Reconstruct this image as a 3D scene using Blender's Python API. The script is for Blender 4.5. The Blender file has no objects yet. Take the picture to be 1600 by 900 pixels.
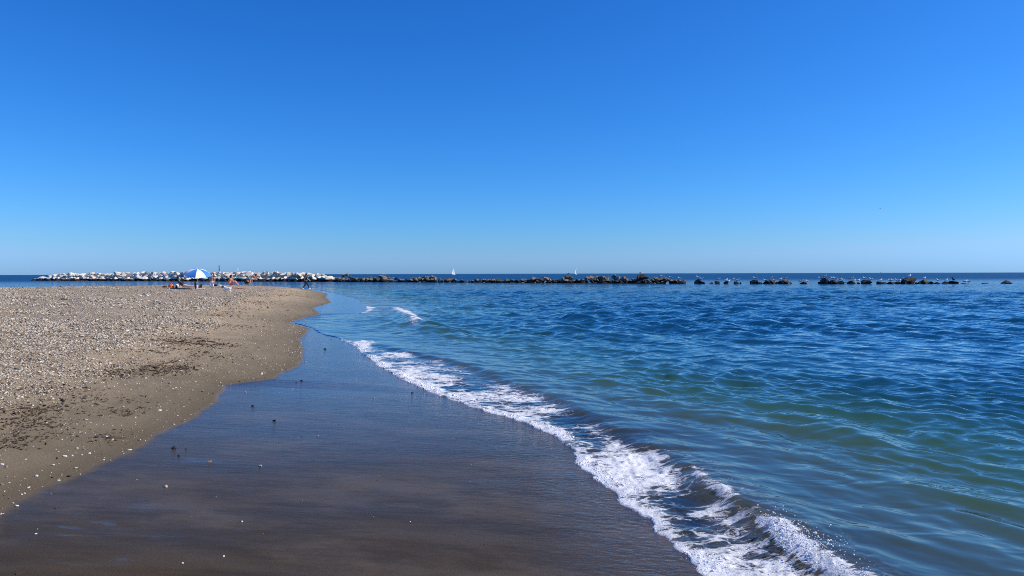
import bpy, bmesh, math, random
import numpy as np
from mathutils import Vector, Matrix, Euler

R = math.radians
S = bpy.context.scene
COL = S.collection
rng = np.random.default_rng(7)
random.seed(7)

# ------------------------------------------------------------------ camera
F = 1164.0            # focal length in pixels of a 1600 wide frame
CAM_H = 1.75
PITCH, ROLL = 1.107, -0.143
cam = bpy.data.cameras.new('camera')
cam.sensor_width = 36.0
cam.lens = 36.0 * F / 1600.0
cam.clip_start, cam.clip_end = 0.05, 40000.0
camo = bpy.data.objects.new('camera', cam)
COL.objects.link(camo)
camo.matrix_world = Matrix.Translation((0, 0, CAM_H)) @ Matrix.Rotation(R(90 - PITCH), 4, 'X') @ Matrix.Rotation(R(ROLL), 4, 'Z')
S.camera = camo
CM = np.array(camo.matrix_world.to_3x3())

# ------------------------------------------------------------------ sky and sun
SUN_EL, SUN_ROT = 38.0, 88.0
W = bpy.data.worlds.new('World')
S.world = W
W.use_nodes = True
wn, wl = W.node_tree.nodes, W.node_tree.links
sky = wn.new('ShaderNodeTexSky')
sky.sky_type = 'NISHITA'
sky.sun_disc = False
sky.sun_elevation, sky.sun_rotation = R(SUN_EL), R(SUN_ROT)
sky.ozone_density, sky.dust_density, sky.air_density, sky.altitude = 10.0, 0.3, 1.0, 0.0
sep = wn.new('ShaderNodeSeparateColor')
com = wn.new('ShaderNodeCombineColor')
wl.new(sky.outputs[0], sep.inputs[0])
chan = []
for i, (p, k) in enumerate(((1.72, 0.222), (1.20, 0.580), (0.99, 1.12))):   # the deep clear-weather blue
    m = wn.new('ShaderNodeMath'); m.operation = 'POWER'; m.inputs[1].default_value = p
    n = wn.new('ShaderNodeMath'); n.operation = 'MULTIPLY'; n.inputs[1].default_value = k
    wl.new(sep.outputs[i], m.inputs[0]); wl.new(m.outputs[0], n.inputs[0]); chan.append(n)
cap = wn.new('ShaderNodeMath'); cap.operation = 'MULTIPLY'; cap.inputs[1].default_value = 0.54
low = wn.new('ShaderNodeMath'); low.operation = 'MINIMUM'
wl.new(chan[1].outputs[0], cap.inputs[0]); wl.new(cap.outputs[0], low.inputs[1]); wl.new(chan[0].outputs[0], low.inputs[0])
blu = wn.new('ShaderNodeMath'); blu.operation = 'MULTIPLY'; blu.inputs[1].default_value = 1.6
hib = wn.new('ShaderNodeMath'); hib.operation = 'MAXIMUM'
wl.new(chan[1].outputs[0], blu.inputs[0]); wl.new(blu.outputs[0], hib.inputs[0]); wl.new(chan[2].outputs[0], hib.inputs[1])
for i, o in enumerate((low, chan[1], hib)): wl.new(o.outputs[0], com.inputs[i])
bg = wn['Background']
wl.new(com.outputs[0], bg.inputs[0])
bg.inputs[1].default_value = 0.142
sun = bpy.data.lights.new('sun', 'SUN')
sun.energy, sun.angle, sun.color = 4.9, R(0.53), (1.0, 0.925, 0.80)
suno = bpy.data.objects.new('sun', sun)
COL.objects.link(suno)
sdir = Vector((math.sin(R(SUN_ROT)) * math.cos(R(SUN_EL)), math.cos(R(SUN_ROT)) * math.cos(R(SUN_EL)), math.sin(R(SUN_EL))))
suno.rotation_euler = sdir.to_track_quat('Z', 'Y').to_euler()
suno.location = (30, -10, 40)
S.view_settings.view_transform = 'Standard'
S.view_settings.look = 'None'
S.view_settings.exposure = 0.0
S.view_settings.gamma = 1.0
S.cycles.use_denoising = False
S.cycles.pixel_filter_type = 'BLACKMAN_HARRIS'
S.cycles.filter_width = 1.0
S.cycles.max_bounces = 6
S.cycles.transparent_max_bounces = 8
S.cycles.caustics_reflective = False
S.cycles.caustics_refractive = False
S.cycles.sample_clamp_indirect = 3.0
S.cycles.sample_clamp_direct = 4.0

# ------------------------------------------------------------------ helpers
def gp(u, v, z=0.0):
    """ground point at height z seen at photo pixel (u, v)"""
    d = CM @ np.array([(u - 800) / F, -(v - 450) / F, -1.0])
    k = (z - CAM_H) / d[2]
    return d[0] * k, d[1] * k

def zat(u, v, Y):
    """height of the point at depth Y seen at photo pixel (u, v)"""
    d = CM @ np.array([(u - 800) / F, -(v - 450) / F, -1.0])
    return CAM_H + d[2] * Y / d[1]

def xat(u, v, Y):
    d = CM @ np.array([(u - 800) / F, -(v - 450) / F, -1.0])
    return d[0] * Y / d[1]

def _hash(ix, iy, seed):
    h = (ix.astype(np.int64) * 374761393 + iy.astype(np.int64) * 668265263 + seed * 974634777) & 0xffffffff
    h = ((h ^ (h >> 13)) * 1274126177) & 0xffffffff
    h = h ^ (h >> 16)
    return (h & 0xffff) / 65535.0

def vnoise(x, y, seed=0):
    x0, y0 = np.floor(x), np.floor(y)
    fx, fy = x - x0, y - y0
    fx = fx * fx * fx * (fx * (fx * 6 - 15) + 10); fy = fy * fy * fy * (fy * (fy * 6 - 15) + 10)
    a, b = _hash(x0, y0, seed), _hash(x0 + 1, y0, seed)
    c, d = _hash(x0, y0 + 1, seed), _hash(x0 + 1, y0 + 1, seed)
    return (a + (b - a) * fx) * (1 - fy) + (c + (d - c) * fx) * fy - 0.5

def fbm(x, y, seed=0, octaves=4, gain=0.5):
    s, a, f = 0, 1.0, 1.0
    for i in range(octaves):
        c, n = math.cos(i * 1.1), math.sin(i * 1.1)
        s = s + a * vnoise((x * c - y * n) * f + i * 17.3, (x * n + y * c) * f - i * 9.1, seed + i)
        a *= gain; f *= 2.03
    return s

def sstep(a, b, x):
    t = np.clip((x - a) / (b - a), 0, 1)
    return t * t * (3 - 2 * t)

def mesh_np(name, v, f, smooth=True):
    """v: n x 3, f: m x k faces"""
    me = bpy.data.meshes.new(name)
    k = f.shape[1]
    me.vertices.add(len(v)); me.vertices.foreach_set('co', np.ascontiguousarray(v, np.float32).ravel())
    me.loops.add(f.size); me.loops.foreach_set('vertex_index', np.ascontiguousarray(f, np.int32).ravel())
    me.polygons.add(len(f))
    me.polygons.foreach_set('loop_start', np.arange(0, f.size, k, dtype=np.int32))
    me.polygons.foreach_set('use_smooth', np.full(len(f), smooth))
    me.update(calc_edges=True)
    return me

def fattr(me, name, a):
    at = me.attributes.new(name, 'FLOAT', 'POINT')
    at.data.foreach_set('value', np.ascontiguousarray(a, np.float32).ravel())

def cattr(me, name, c):
    at = me.attributes.new(name, 'FLOAT_COLOR', 'POINT')
    cc = np.ones((len(c), 4), np.float32); cc[:, :3] = c
    at.data.foreach_set('color', cc.ravel())

def add(name, me, mat=None, parent=None, loc=None, rot=None, scale=None):
    o = bpy.data.objects.new(name, me)
    COL.objects.link(o)
    if mat is not None and me is not None and not me.materials:
        me.materials.append(mat)
    if parent is not None: o.parent = parent
    if loc is not None: o.location = loc
    if rot is not None: o.rotation_euler = rot
    if scale is not None: o.scale = scale
    return o

def tag(o, label=None, cat=None, group=None, kind=None):
    if label: o['label'] = label
    if cat: o['category'] = cat
    if group: o['group'] = group
    if kind: o['kind'] = kind
    return o

class NT:
    """small node-building helper"""
    def __init__(s, name):
        s.m = bpy.data.materials.new(name); s.m.use_nodes = True
        s.t = s.m.node_tree; s.n = s.t.nodes; s.l = s.t.links
        s.n.clear()
        s.out = s.n.new('ShaderNodeOutputMaterial')
    def put(s, sock, v):
        if isinstance(v, bpy.types.NodeSocket): s.l.new(v, sock)
        elif isinstance(v, (tuple, list)) and len(v) == 3 and sock.type == 'RGBA': sock.default_value = (*v, 1)
        else: sock.default_value = v
    def node(s, typ, out=0, props=None, **kw):
        n = s.n.new(typ)
        for k, v in (props or {}).items(): setattr(n, k, v)
        for k, v in kw.items():
            s.put(n.inputs[int(k[1:]) if k[0] == 'i' and k[1:].isdigit() else k.replace('_', ' ')], v)
        return n.outputs[out]
    def math(s, op, a, b=0.0, clamp=False):
        return s.node('ShaderNodeMath', props=dict(operation=op, use_clamp=clamp), i0=a, i1=b)
    def mix(s, f, a, b):
        n = s.n.new('ShaderNodeMix'); n.data_type = 'RGBA'
        s.put(n.inputs[0], f); s.put(n.inputs[6], a); s.put(n.inputs[7], b)
        return n.outputs[2]
    def mixf(s, f, a, b):
        n = s.n.new('ShaderNodeMix'); n.data_type = 'FLOAT'
        s.put(n.inputs[0], f); s.put(n.inputs[2], a); s.put(n.inputs[3], b)
        return n.outputs[0]
    def step(s, x, a, b, lo=0.0, hi=1.0):
        n = s.n.new('ShaderNodeMapRange'); n.interpolation_type = 'SMOOTHSTEP'
        for i, v in enumerate((x, a, b, lo, hi)): s.put(n.inputs[i], v)
        return n.outputs[0]
    def pos(s): return s.node('ShaderNodeNewGeometry')
    def scaled(s, v, sc):
        return s.node('ShaderNodeMapping', Vector=v, Scale=sc)
    def noise(s, v, scale, detail=4.0, rough=0.55, dist=0.0, out=0):
        return s.node('ShaderNodeTexNoise', out=out, Vector=v, Scale=scale, Detail=detail, Roughness=rough, Distortion=dist)
    def attr(s, name, out=2):
        return s.node('ShaderNodeAttribute', out=out, props=dict(attribute_name=name))
    def bump(s, h, strength, dist, normal=None):
        n = s.n.new('ShaderNodeBump'); s.put(n.inputs['Height'], h)
        s.put(n.inputs['Strength'], strength); s.put(n.inputs['Distance'], dist)
        if normal is not None: s.put(n.inputs['Normal'], normal)
        return n.outputs[0]
    def done(s, shader, disp=None):
        s.l.new(shader, s.out.inputs[0]); return s.m

def plain(name, col, rough=0.7, var=0.12, scale=30.0, spec=0.5, bump=0.0):
    """one-coloured cloth / skin / paint with a little mottling"""
    t = NT(name)
    tc = t.node('ShaderNodeTexCoord', out=3)
    n = t.noise(tc, scale, 4.0)
    c = t.mix(n, tuple(x * (1 - var) for x in col), tuple(min(1, x * (1 + var)) for x in col))
    p = t.n.new('ShaderNodeBsdfPrincipled')
    t.put(p.inputs['Base Color'], c); p.inputs['Roughness'].default_value = rough
    p.inputs['Specular IOR Level'].default_value = spec
    if bump: t.put(p.inputs['Normal'], t.bump(n, bump, 0.02))
    return t.done(p.outputs[0])

# ------------------------------------------------------------------ the shore in plan
def curve(pts):
    a = np.array([(*gp(u, v, z)[::-1], z) for u, v, z in pts])
    a = a[np.argsort(a[:, 0])]
    return a
front_px = [(1150, 930), (1110, 900), (1078, 870), (1050, 845), (1010, 812), (975, 790), (930, 750), (897, 722), (890, 702), (860, 680), (800, 655), (745, 640),
            (690, 620), (620, 590), (575, 560), (553, 540), (525, 528), (498, 520), (487, 513), (459, 505), (482, 497), (507, 492),
            (560, 490.5), (575, 484), (568, 475), (553, 466), (532, 461), (516, 457), (494, 453), (474, 450)]
fr = curve([(u, v, 0.0) for u, v in front_px])
FR_Y = np.concatenate([[-6, 0, 2.5], fr[:, 0], [96, 104, 115, 140, 9000]])
FR_X = np.concatenate([[3.2, 2.1, 1.6], fr[:, 1], [-32, -60, -150, -800, -9e4]])
film_px = [(-60, 880, .27), (0, 812, .25), (60, 765, .235), (150, 735, .22), (230, 690, .2), (290, 660, .18), (345, 620, .16), (353, 602, .14),
           (425, 592, .14), (470, 570, .12), (475, 548, .1), (469, 530, .07), (486, 513, .03), (456, 505, .03), (478, 497, .03), (503, 492.5, .04),
           (488, 481, .05), (518, 473, .04), (509, 465, .03), (512, 459, .03), (490, 454, .02), (470, 450.5, .02)]
fi = curve(film_px)
FI_Y = np.concatenate([[-6, 0, 2.5], fi[:, 0]])
FI_X = np.concatenate([[-1.8, -2.3, -2.6], fi[:, 1]])
FI_Z = np.concatenate([[.36, .33, .3], fi[:, 2]])
FAR_Y = np.array([-10, 30, 40, 49, 62, 84, 95])
FAR_X = np.array([-160, -110, -58, -34.5, -30.5, -26.0, -24.0])

def shore(Y):
    xw = np.interp(Y, FR_Y, FR_X)
    xf = np.minimum(np.interp(Y, FI_Y, FI_X), xw - 0.12)
    xf = np.where(Y > FI_Y[-1], xw - 0.3, xf)
    return xw, xf, np.interp(Y, FI_Y, FI_Z)

def ground(X, Y, detail=True):
    X, Y = np.asarray(X, float), np.asarray(Y, float)
    xw, xf, zf = shore(Y)
    P = 0.97
    t = np.maximum(xf - X, 0)
    inland = zf + (P - zf) * (1 - np.exp(-0.135 * t / (P - zf)))
    beach = zf * np.clip((xw - X) / (xw - xf), 0, 1)
    o = np.maximum(X - xw, 0)
    sea = -0.08 * np.minimum(o, 0.9) - 0.28 * np.clip(o - 0.9, 0, 14)
    z = np.where(X < xf, inland, np.where(X < xw, beach, sea))
    dry = sstep(0.2, 2.5, xf - X)
    z = z - dry * (0.028 * sstep(0.18, 0.34, vnoise(X * 2.6, Y * 2.2, 13)) if detail else 0)
    z = z + dry * 0.07 * fbm(X * 0.22, Y * 0.22, 3, 3)
    if detail:
        z = z + dry * 0.045 * fbm(X * 1.3, Y * 1.3, 9, 4) + (0.15 + 0.85 * sstep(0, 1.0, xf - X)) * 0.014 * fbm(X * 7, Y * 7, 5, 3)
    dfar = np.interp(Y, FAR_Y, FAR_X) - X
    far = sstep(-2, 15, dfar) * (xw - X > 0)
    return z * (1 - far) - 2.2 * far

def gt(u, v):
    """the ground seen at a pixel: march along the ray"""
    d = CM @ np.array([(u - 800) / F, -(v - 450) / F, -1.0])
    Y = np.geomspace(2, 130, 6000)
    X, Z = d[0] * Y / d[1], CAM_H + d[2] * Y / d[1]
    g = ground(X, Y, False)
    i = int(np.argmax(Z < g))
    return X[i], Y[i], float(ground(X[i], Y[i]))

# lower edge of the shell gravel, as X over Y
ga = np.array([gt(u, v)[:2] for u, v in ((2, 617), (60, 606), (110, 590), (165, 560), (240, 530), (330, 492), (385, 468), (425, 456))])
ga = ga[np.argsort(ga[:, 1])]
GR_Y = np.concatenate([[0, 4], ga[:, 1], [90]])
GR_X = np.concatenate([[-6.0, -5.2], ga[:, 0], [-24.5]])

# ------------------------------------------------------------------ beach sheet (sand, wet sand and sea bed, out to the horizon)
def rows(y0, r0, y1, r1, y2, n3, y3):
    a = [y0]
    while a[-1] < y1: a.append(a[-1] + (a[-1] + 1.5) * r0)
    while a[-1] < y2: a.append(a[-1] + (a[-1] + 1.5) * r1 * (1 if a[-1] < 70 else 1.9))
    return np.concatenate([a, np.geomspace(a[-1] * 1.05, y3, n3)])

def fan(ys, ks):
    Y = np.repeat(ys[:, None], len(ks), 1)
    X = (Y + 1.5) * ks[None, :]
    return X, Y

def gridfaces(nr, nc):
    i = np.arange(nr * nc).reshape(nr, nc)
    return np.stack([i[:-1, :-1], i[:-1, 1:], i[1:, 1:], i[1:, :-1]], -1).reshape(-1, 4)

def prune(V, Fc, keep, attrs):
    Fc = Fc[keep]
    used = np.zeros(len(V), bool); used[Fc.ravel()] = True
    idx = np.cumsum(used) - 1
    return V[used], idx[Fc], [a[used] for a in attrs]

ys = rows(-1.0, 0.0045, 14, 0.009, 140, 30, 12000)
ks = np.concatenate([np.linspace(-1.6, -0.75, 60)[:-1], np.linspace(-0.75, 0.75, 820), np.linspace(0.75, 1.6, 40)[1:]])
X, Y = fan(ys, ks)
Z = ground(X, Y)
xw, xf, zf = shore(Y)
inl = xf - X
grav = np.interp(Y, GR_Y, GR_X) - X
V = np.stack([X, Y, Z], -1).reshape(-1, 3)
me = mesh_np('beach', V, gridfaces(*X.shape))
fattr(me, 'inland', np.clip(inl, -30, 30)); fattr(me, 'gravel', np.clip(grav, -20, 20))
fattr(me, 'wash', sstep(1.7, 0.0, xw - X) * (X < xw + .2) * sstep(12.5, 8, Y))
fattr(me, 'sheen', np.interp(Y, [3.5, 5, 7.5, 11, 15], [.10, .30, .8, 1.0, 1.0]) * sstep(0.25, 0.0, X - xw))

t = NT('beach_sand')
P = t.pos()
inland, gravel = t.attr('inland'), t.attr('gravel')
nl = t.noise(P, 1.1, 5.0, 0.6)
nm = t.noise(t.scaled(P, (3.0, 3.0, 3.0)), 2.2, 5.0, 0.65)
nf = t.noise(P, 70.0, 4.0, 0.7)
ng = t.noise(P, 260.0, 2.0, 0.7)
ton = t.noise(t.scaled(P, (0.45, 1.5, 1.0)), 1.0, 6.0, 0.62)
wob = t.math('ADD', t.math('MULTIPLY', t.math('SUBTRACT', nm, 0.5), 0.10), t.math('MULTIPLY', t.math('SUBTRACT', ton, 0.5), 0.30))
d1 = t.math('ADD', inland, wob)
film = t.step(d1, 0.07, -0.06)
d2 = t.math('ADD', inland, t.math('MULTIPLY', t.math('SUBTRACT', nl, 0.5), 1.6))
damp = t.step(d2, 3.2, 0.2)
d3 = t.math('ADD', gravel, t.math('MULTIPLY', t.math('SUBTRACT', nm, 0.5), 2.2))
gr = t.step(d3, -0.2, 1.0)
dry = t.mix(nl, (0.50, 0.385, 0.245), (0.60, 0.475, 0.32))
dry = t.mix(t.step(nf, 0.42, 0.62), t.mix(0.45, dry, (0.15, 0.11, 0.075)), dry)
dampc = t.mix(nl, (0.215, 0.165, 0.10), (0.27, 0.212, 0.134))
dampc = t.mix(t.step(ng, 0.35, 0.7), t.mix(0.35, dampc, (0.05, 0.04, 0.03)), dampc)
vor = t.n.new('ShaderNodeTexVoronoi'); t.put(vor.inputs['Vector'], P); vor.inputs['Scale'].default_value = 26.0
vsep = t.n.new('ShaderNodeSeparateColor'); t.l.new(vor.outputs['Color'], vsep.inputs[0])
peb = t.mix(t.step(vsep.outputs[0], 0.25, 0.75), (0.16, 0.13, 0.10), (0.62, 0.54, 0.44))
peb = t.mix(t.step(vor.outputs['Distance'], 0.4, 0.8), peb, (0.18, 0.14, 0.10))
c = t.mix(damp, dry, dampc)
c = t.mix(t.math('MULTIPLY', gr, t.step(nl, 0.3, 0.7, 0.85, 0.3)), c, peb)
streak = t.noise(t.scaled(P, (0.6, 2.4, 1.0)), 1.4, 5.0, 0.65)
wetc = t.mix(t.step(streak, 0.35, 0.68), (0.064, 0.049, 0.035), (0.102, 0.077, 0.054))
wetc = t.mix(t.step(ng, 0.3, 0.75), t.mix(0.6, wetc, (0.02, 0.015, 0.011)), wetc)
wetc = t.mix(t.step(t.noise(t.scaled(P, (0.7, 1.3, 1.0)), 0.9, 6.0, 0.68), 0.46, 0.66), wetc, t.mix(nf, (0.078, 0.059, 0.042), (0.115, 0.088, 0.063)))
c = t.mix(t.step(d1, 0.5, 0.0, 0.0, 0.42), c, (0.07, 0.053, 0.036))
c = t.mix(film, c, wetc)
h = t.math('ADD', t.math('MULTIPLY', nf, 0.6), t.math('MULTIPLY', ng, 0.4))
hs = t.mixf(film, t.mixf(damp, 1.0, 0.6), 0.22)
h2 = t.math('ADD', t.math('MULTIPLY', h, hs), t.math('MULTIPLY', vor.outputs['Distance'], t.math('MULTIPLY', gr, -0.8)))
nrm = t.bump(h2, 0.9, 0.03)
wash = t.attr('wash')
rip = t.noise(t.scaled(P, (2.6, 9.0, 1.0)), 1.4, 5.0, 0.65)
nrm_w = t.bump(t.math('ADD', rip, t.math('MULTIPLY', ng, 0.10)), 0.5, 0.014)
nrm_w = t.bump(t.noise(t.scaled(P, (0.8, 1.5, 1.0)), 13.0, 3.0, 0.55, 0.3), t.math('MULTIPLY', wash, 0.9), 0.02, nrm_w)
rough = t.mixf(film, t.mixf(damp, 0.95, 0.8), t.step(streak, 0.35, 0.7, 0.07, 0.22))
base = t.node('ShaderNodeBsdfDiffuse', Color=c, Normal=nrm)
gls = t.node('ShaderNodeBsdfGlossy', Color=(1, 1, 1), Roughness=rough, Normal=nrm_w)
fre = t.node('ShaderNodeFresnel', IOR=1.33, Normal=nrm_w)
sheen = t.attr('sheen')
patchy = t.math('ADD', sheen, t.math('MULTIPLY', t.math('SUBTRACT', t.noise(t.scaled(P, (0.5, 1.0, 1.0)), 1.3, 5.0, 0.6), 0.5), t.math('MULTIPLY', t.math('SUBTRACT', 1.15, sheen), 0.9)), True)
patchy = t.math('MULTIPLY', patchy, t.step(sheen, 0.0, 0.15))
pud = t.math('MULTIPLY', t.step(t.noise(t.scaled(P, (0.8, 3.4, 1.0)), 1.15, 5.0, 0.6, 0.4), 0.56, 0.66), t.step(inland, -2.4, -0.2))
patchy = t.math('MAXIMUM', patchy, t.math('MULTIPLY', pud, t.step(sheen, 0.02, 0.2, 0.0, 0.95)))
patchy = t.math('MAXIMUM', patchy, t.math('MULTIPLY', wash, 0.8))
amt = t.math('MULTIPLY', fre, t.mixf(film, t.math('MULTIPLY', damp, 0.05), patchy))
sand_mat = t.done(t.node('ShaderNodeMixShader', Fac=amt, i1=base, i2=gls))
beach = tag(add('beach', me, sand_mat), 'shell strewn sandy beach sloping into dark wet sand at the water', kind='structure')

# ------------------------------------------------------------------ sea
crest_px = [(1400, 915), (1380, 900), (1310, 865), (1250, 825), (1190, 785), (1130, 752), (1090, 728), (1000, 668), (900, 622), (760, 571), (650, 545), (590, 530)]
cr = np.array([gp(u, v, 0.12)[::-1] for u, v in crest_px]); cr = cr[np.argsort(cr[:, 0])]
CR_Y = np.concatenate([[0], cr[:, 0]]); CR_X = np.concatenate([[2.9], cr[:, 1]])
s2 = np.array([gp(u, v, 0.05)[::-1] for u, v in ((668, 514), (650, 509), (642, 500), (636, 491), (622, 485), (612, 480))]); s2 = s2[np.argsort(s2[:, 0])]

_w = []
for i in range(104):
    lam = math.exp(rng.uniform(math.log(0.2), math.log(1.7)))
    th = R(218 + rng.normal(0, 38))
    sl = 0.034 * (0.6 + 0.8 * rng.random()) * min(1.0, (0.8 / lam) ** 0.8)
    _w.append((lam, math.cos(th), math.sin(th), sl * lam / (2 * math.pi), rng.uniform(0, 6.28)))

_wb = []
for i in range(36):
    lam = math.exp(rng.uniform(math.log(1.0), math.log(4.5)))
    th = R(225 + rng.normal(0, 35))
    _wb.append((lam, math.cos(th), math.sin(th), 0.029 * lam / (2 * math.pi) * (0.6 + 0.8 * rng.random()), rng.uniform(0, 6.28)))

def waves(X, Y, dy):
    z = np.zeros_like(X)
    gx = X + 0.35 * fbm(X * 0.35, Y * 0.35, 21, 2); gy = Y + 0.35 * fbm(X * 0.35, Y * 0.35, 22, 2)
    for lam, cx, cy, a, ph in _w:
        k = 2 * math.pi / lam
        att = np.clip(1.6 - 4.2 * dy / lam, 0, 1)
        s = np.sin(k * (gx * cx + gy * cy) + ph)
        z += a * att * (s + 0.22 * np.cos(2 * (k * (gx * cx + gy * cy) + ph)) * -1)
    zb = np.zeros_like(X)
    for lam, cx, cy, a, ph in _wb:
        k = 2 * math.pi / lam
        zb += a * np.clip(1.6 - 4.2 * dy / lam, 0, 1) * np.sin(k * (gx * cx + gy * cy) + ph)
    z = z + zb * sstep(7, 28, Y)
    return z * (0.75 + 0.9 * (fbm(X * 0.12, Y * 0.12, 31, 2) + 0.3))

ys = rows(0.6, 0.0023, 13, 0.0042, 320, 36, 12000)
ks = np.concatenate([np.linspace(-1.5, -0.72, 70)[:-1], np.linspace(-0.72, 0.72, 1000), np.linspace(0.72, 1.5, 90)[1:]])
X, Y = fan(ys, ks)
dy = np.gradient(ys)[:, None] * np.ones_like(X)
zt = ground(X, Y)
xw, xf, zf = shore(Y)
jag = 0.10 * fbm(Y * 1.5, X * 0.4, 41, 3) + 0.07 * fbm(Y * 7, X * 3, 42, 3)
tw = X - xw - jag * sstep(60, 20, Y)
wv = waves(X, Y, dy)
thick = np.where(tw > 0, 0.024 * (1 - np.exp(-np.maximum(tw, 0) / 0.10)), tw * 0.7)
sheet = zt + np.maximum(thick, -0.4)
ramp = 0.12 + 0.58 * sstep(0.4, 5.0, tw) + 0.3 * sstep(4, 14, tw)
sea = wv * ramp
kk = 0.025
hmx = np.clip(0.5 + 0.5 * (sea - sheet) / kk, 0, 1)
smax = sheet + (sea - sheet) * hmx + kk * hmx * (1 - hmx)
tc = X - np.interp(Y, CR_Y, CR_X) + 0.22 * fbm(Y * 0.9, X * 0.2, 51, 3)
A = np.interp(Y, [0, 4.6, 5.6, 6.6, 8.5, 12, 17, 19.5], [.125, .12, .10, .07, .06, .06, .05, 0])
A = A * (0.85 + 0.5 * fbm(Y * 2.2, Y * 0, 52, 2))
prof = np.where(tc < 0, np.exp(-(tc / 0.17) ** 2), np.exp(-(tc / 0.6) ** 2))
smax = smax + A * prof * (tw > 0)
t2 = X - np.interp(Y, s2[:, 0], s2[:, 1])
win2 = sstep(s2[0, 0] - 1, s2[0, 0] + 2, Y) * sstep(s2[-1, 0] + 3, s2[-1, 0] - 2, Y)
smax = smax + 0.10 * win2 * np.where(t2 < 0, np.exp(-(t2 / 0.2) ** 2), np.exp(-(t2 / 0.8) ** 2))
dfar = np.interp(Y, FAR_Y, FAR_X) - X
zw = np.where(tw > -0.6, np.where(tw > 0, smax, sheet), np.where(dfar > 0.5, wv * 0.5, zt - 0.3))
# foam density
bw = np.interp(Y, [0, 4, 6, 9, 14, 18, 22, 27, 32, 36, 60, 90], [.42, .38, .34, .4, .5, .45, .12, .05, .16, .6, .35, .15])
cgap = np.maximum(np.interp(Y, CR_Y, CR_X) - xw, 0.2)
strength = np.interp(Y, [0, 17, 19, 22, 28, 31, 33, 40, 46, 52, 62, 90], [1, 1, .9, .38, .2, .2, .9, .9, .75, .3, .45, .1])
tt = np.maximum(tw, 0)
front = np.clip(1.04 - 0.50 * tt / bw, 0, 1.0) * sstep(2.4, 0.5, tt / bw) * (0.84 + 0.45 * fbm(X * 2.5, Y * 2.5, 63, 2))
inner = np.where(Y < 19.5, 0.68 * sstep(0.25, -0.35, tc) * sstep(0, .1, tw) * (1.05 + 0.9 * fbm(X * 1.6, Y * 1.6, 62, 2)), 0)
Dn = np.maximum(front * strength * np.where(Y > 24, np.clip(.9 + 1.1 * fbm(Y * .7, X * 1.5, 65, 3), .3, 1.05), 1), inner)
brk = np.interp(Y, [0, 5.2, 6.0, 6.6, 8, 12], [1, 1, .85, .38, .25, 0])
brk = brk * np.clip(0.85 + 0.8 * fbm(Y * 1.9, X * 0.5, 61, 4), 0.45, 1.1)
Dn = np.maximum(Dn, brk * 0.86 * np.exp(-((tc + 0.04) / 0.15) ** 2))
Dn = np.maximum(Dn, np.interp(Y, [0, 6, 8, 12], [.42, .42, .36, 0]) * sstep(0.55, 0.1, tc) * (tc > 0))
Dn = np.maximum(Dn, 0.66 * win2 * np.clip(1.0 + 1.1 * fbm(Y * .8, X * 2, 64, 3), .3, 1.2) * np.exp(-((t2 - .12) / 0.42) ** 2))
Dn = np.where((tw > -0.03), np.maximum(Dn, np.where(tw <= 0, 0.85 * strength, 0)), 0)
Dn = Dn * np.interp(Y, [5, 9, 14, 22, 26], [1, .88, .84, .86, 1])
lump = fbm(X * 9, Y * 9, 71, 3, 0.6) + 0.18
zw = zw + np.where(Y < 30, 0.042 * np.clip(Dn, 0, 1) ** 1.6 * np.maximum(lump, -0.1), 0) * sstep(0, 0.14, tw)
X_sea, Y_sea, Z_sea, D_sea, T_sea, C_sea = (q_.copy() for q_ in (X, Y, zw, Dn, tw, tc))
V = np.stack([X, Y, zw], -1).reshape(-1, 3)
depth = np.clip(zw - zt, 0, 6)
Fc = gridfaces(*X.shape)
hid = (zt - zw).reshape(-1) > 0.22
V, Fc, (dA, fA, tA) = prune(V, Fc, ~hid[Fc].all(1), [depth.ravel(), Dn.ravel(), np.clip(tw, -1, 60).ravel()])
me = mesh_np('sea', V, Fc)
fattr(me, 'depth', dA); fattr(me, 'foam', fA); fattr(me, 'off', tA)

t = NT('sea_water')
P = t.pos()
dep, foam, off = t.attr('depth'), t.attr('foam'), t.attr('off')
sepp = t.n.new('ShaderNodeSeparateXYZ'); t.l.new(P, sepp.inputs[0])
far = t.step(sepp.outputs[1], 9.0, 60.0)
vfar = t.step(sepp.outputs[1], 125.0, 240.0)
warp = t.scaled(P, (0.75, 1.0, 1.0))
b1 = t.noise(warp, 7.0, 2.0, 0.5, 0.4)
b2 = t.noise(warp, 2.1, 2.0, 0.5, 0.8)
b3 = t.noise(t.scaled(P, (0.35, 0.7, 1.0)), 0.5, 4.0, 0.6, 0.4)
sh = t.step(off, 0.2, 5.0, 0.25, 1.0)
n1 = t.bump(b1, t.math('MULTIPLY', sh, t.mixf(far, 0.22, 0.0)), 0.03)
n2 = t.bump(b2, t.math('MULTIPLY', sh, t.mixf(far, 0.45, 0.7)), t.mixf(far, 0.11, 0.22), n1)
n3 = t.bump(b3, t.mixf(far, 0.0, t.mixf(vfar, 0.45, 0.9)), 0.8, n2)
fre = t.math('MULTIPLY', t.node('ShaderNodeFresnel', IOR=1.333, Normal=n3), t.mixf(vfar, 1.0, 0.25))     # far wave fields hide part of their own reflecting slopes
gl = t.node('ShaderNodeBsdfGlossy', Color=(1, 1, 1), Roughness=t.mixf(vfar, t.mixf(far, 0.02, 0.07), 0.3), Normal=n3)
tr = t.node('ShaderNodeBsdfTransparent', Color=(0.86, 0.93, 0.9))
bc = t.mix(t.step(dep, 0.1, 1.1), (0.056, 0.076, 0.048), (0.034, 0.100, 0.060))
bc = t.mix(t.step(dep, 0.6, 1.8), bc, (0.009, 0.054, 0.074))
bc = t.mix(t.step(dep, 1.5, 3.6), bc, (0.003, 0.044, 0.098))
bc = t.mix(vfar, bc, (0.0005, 0.062, 0.165))
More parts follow.
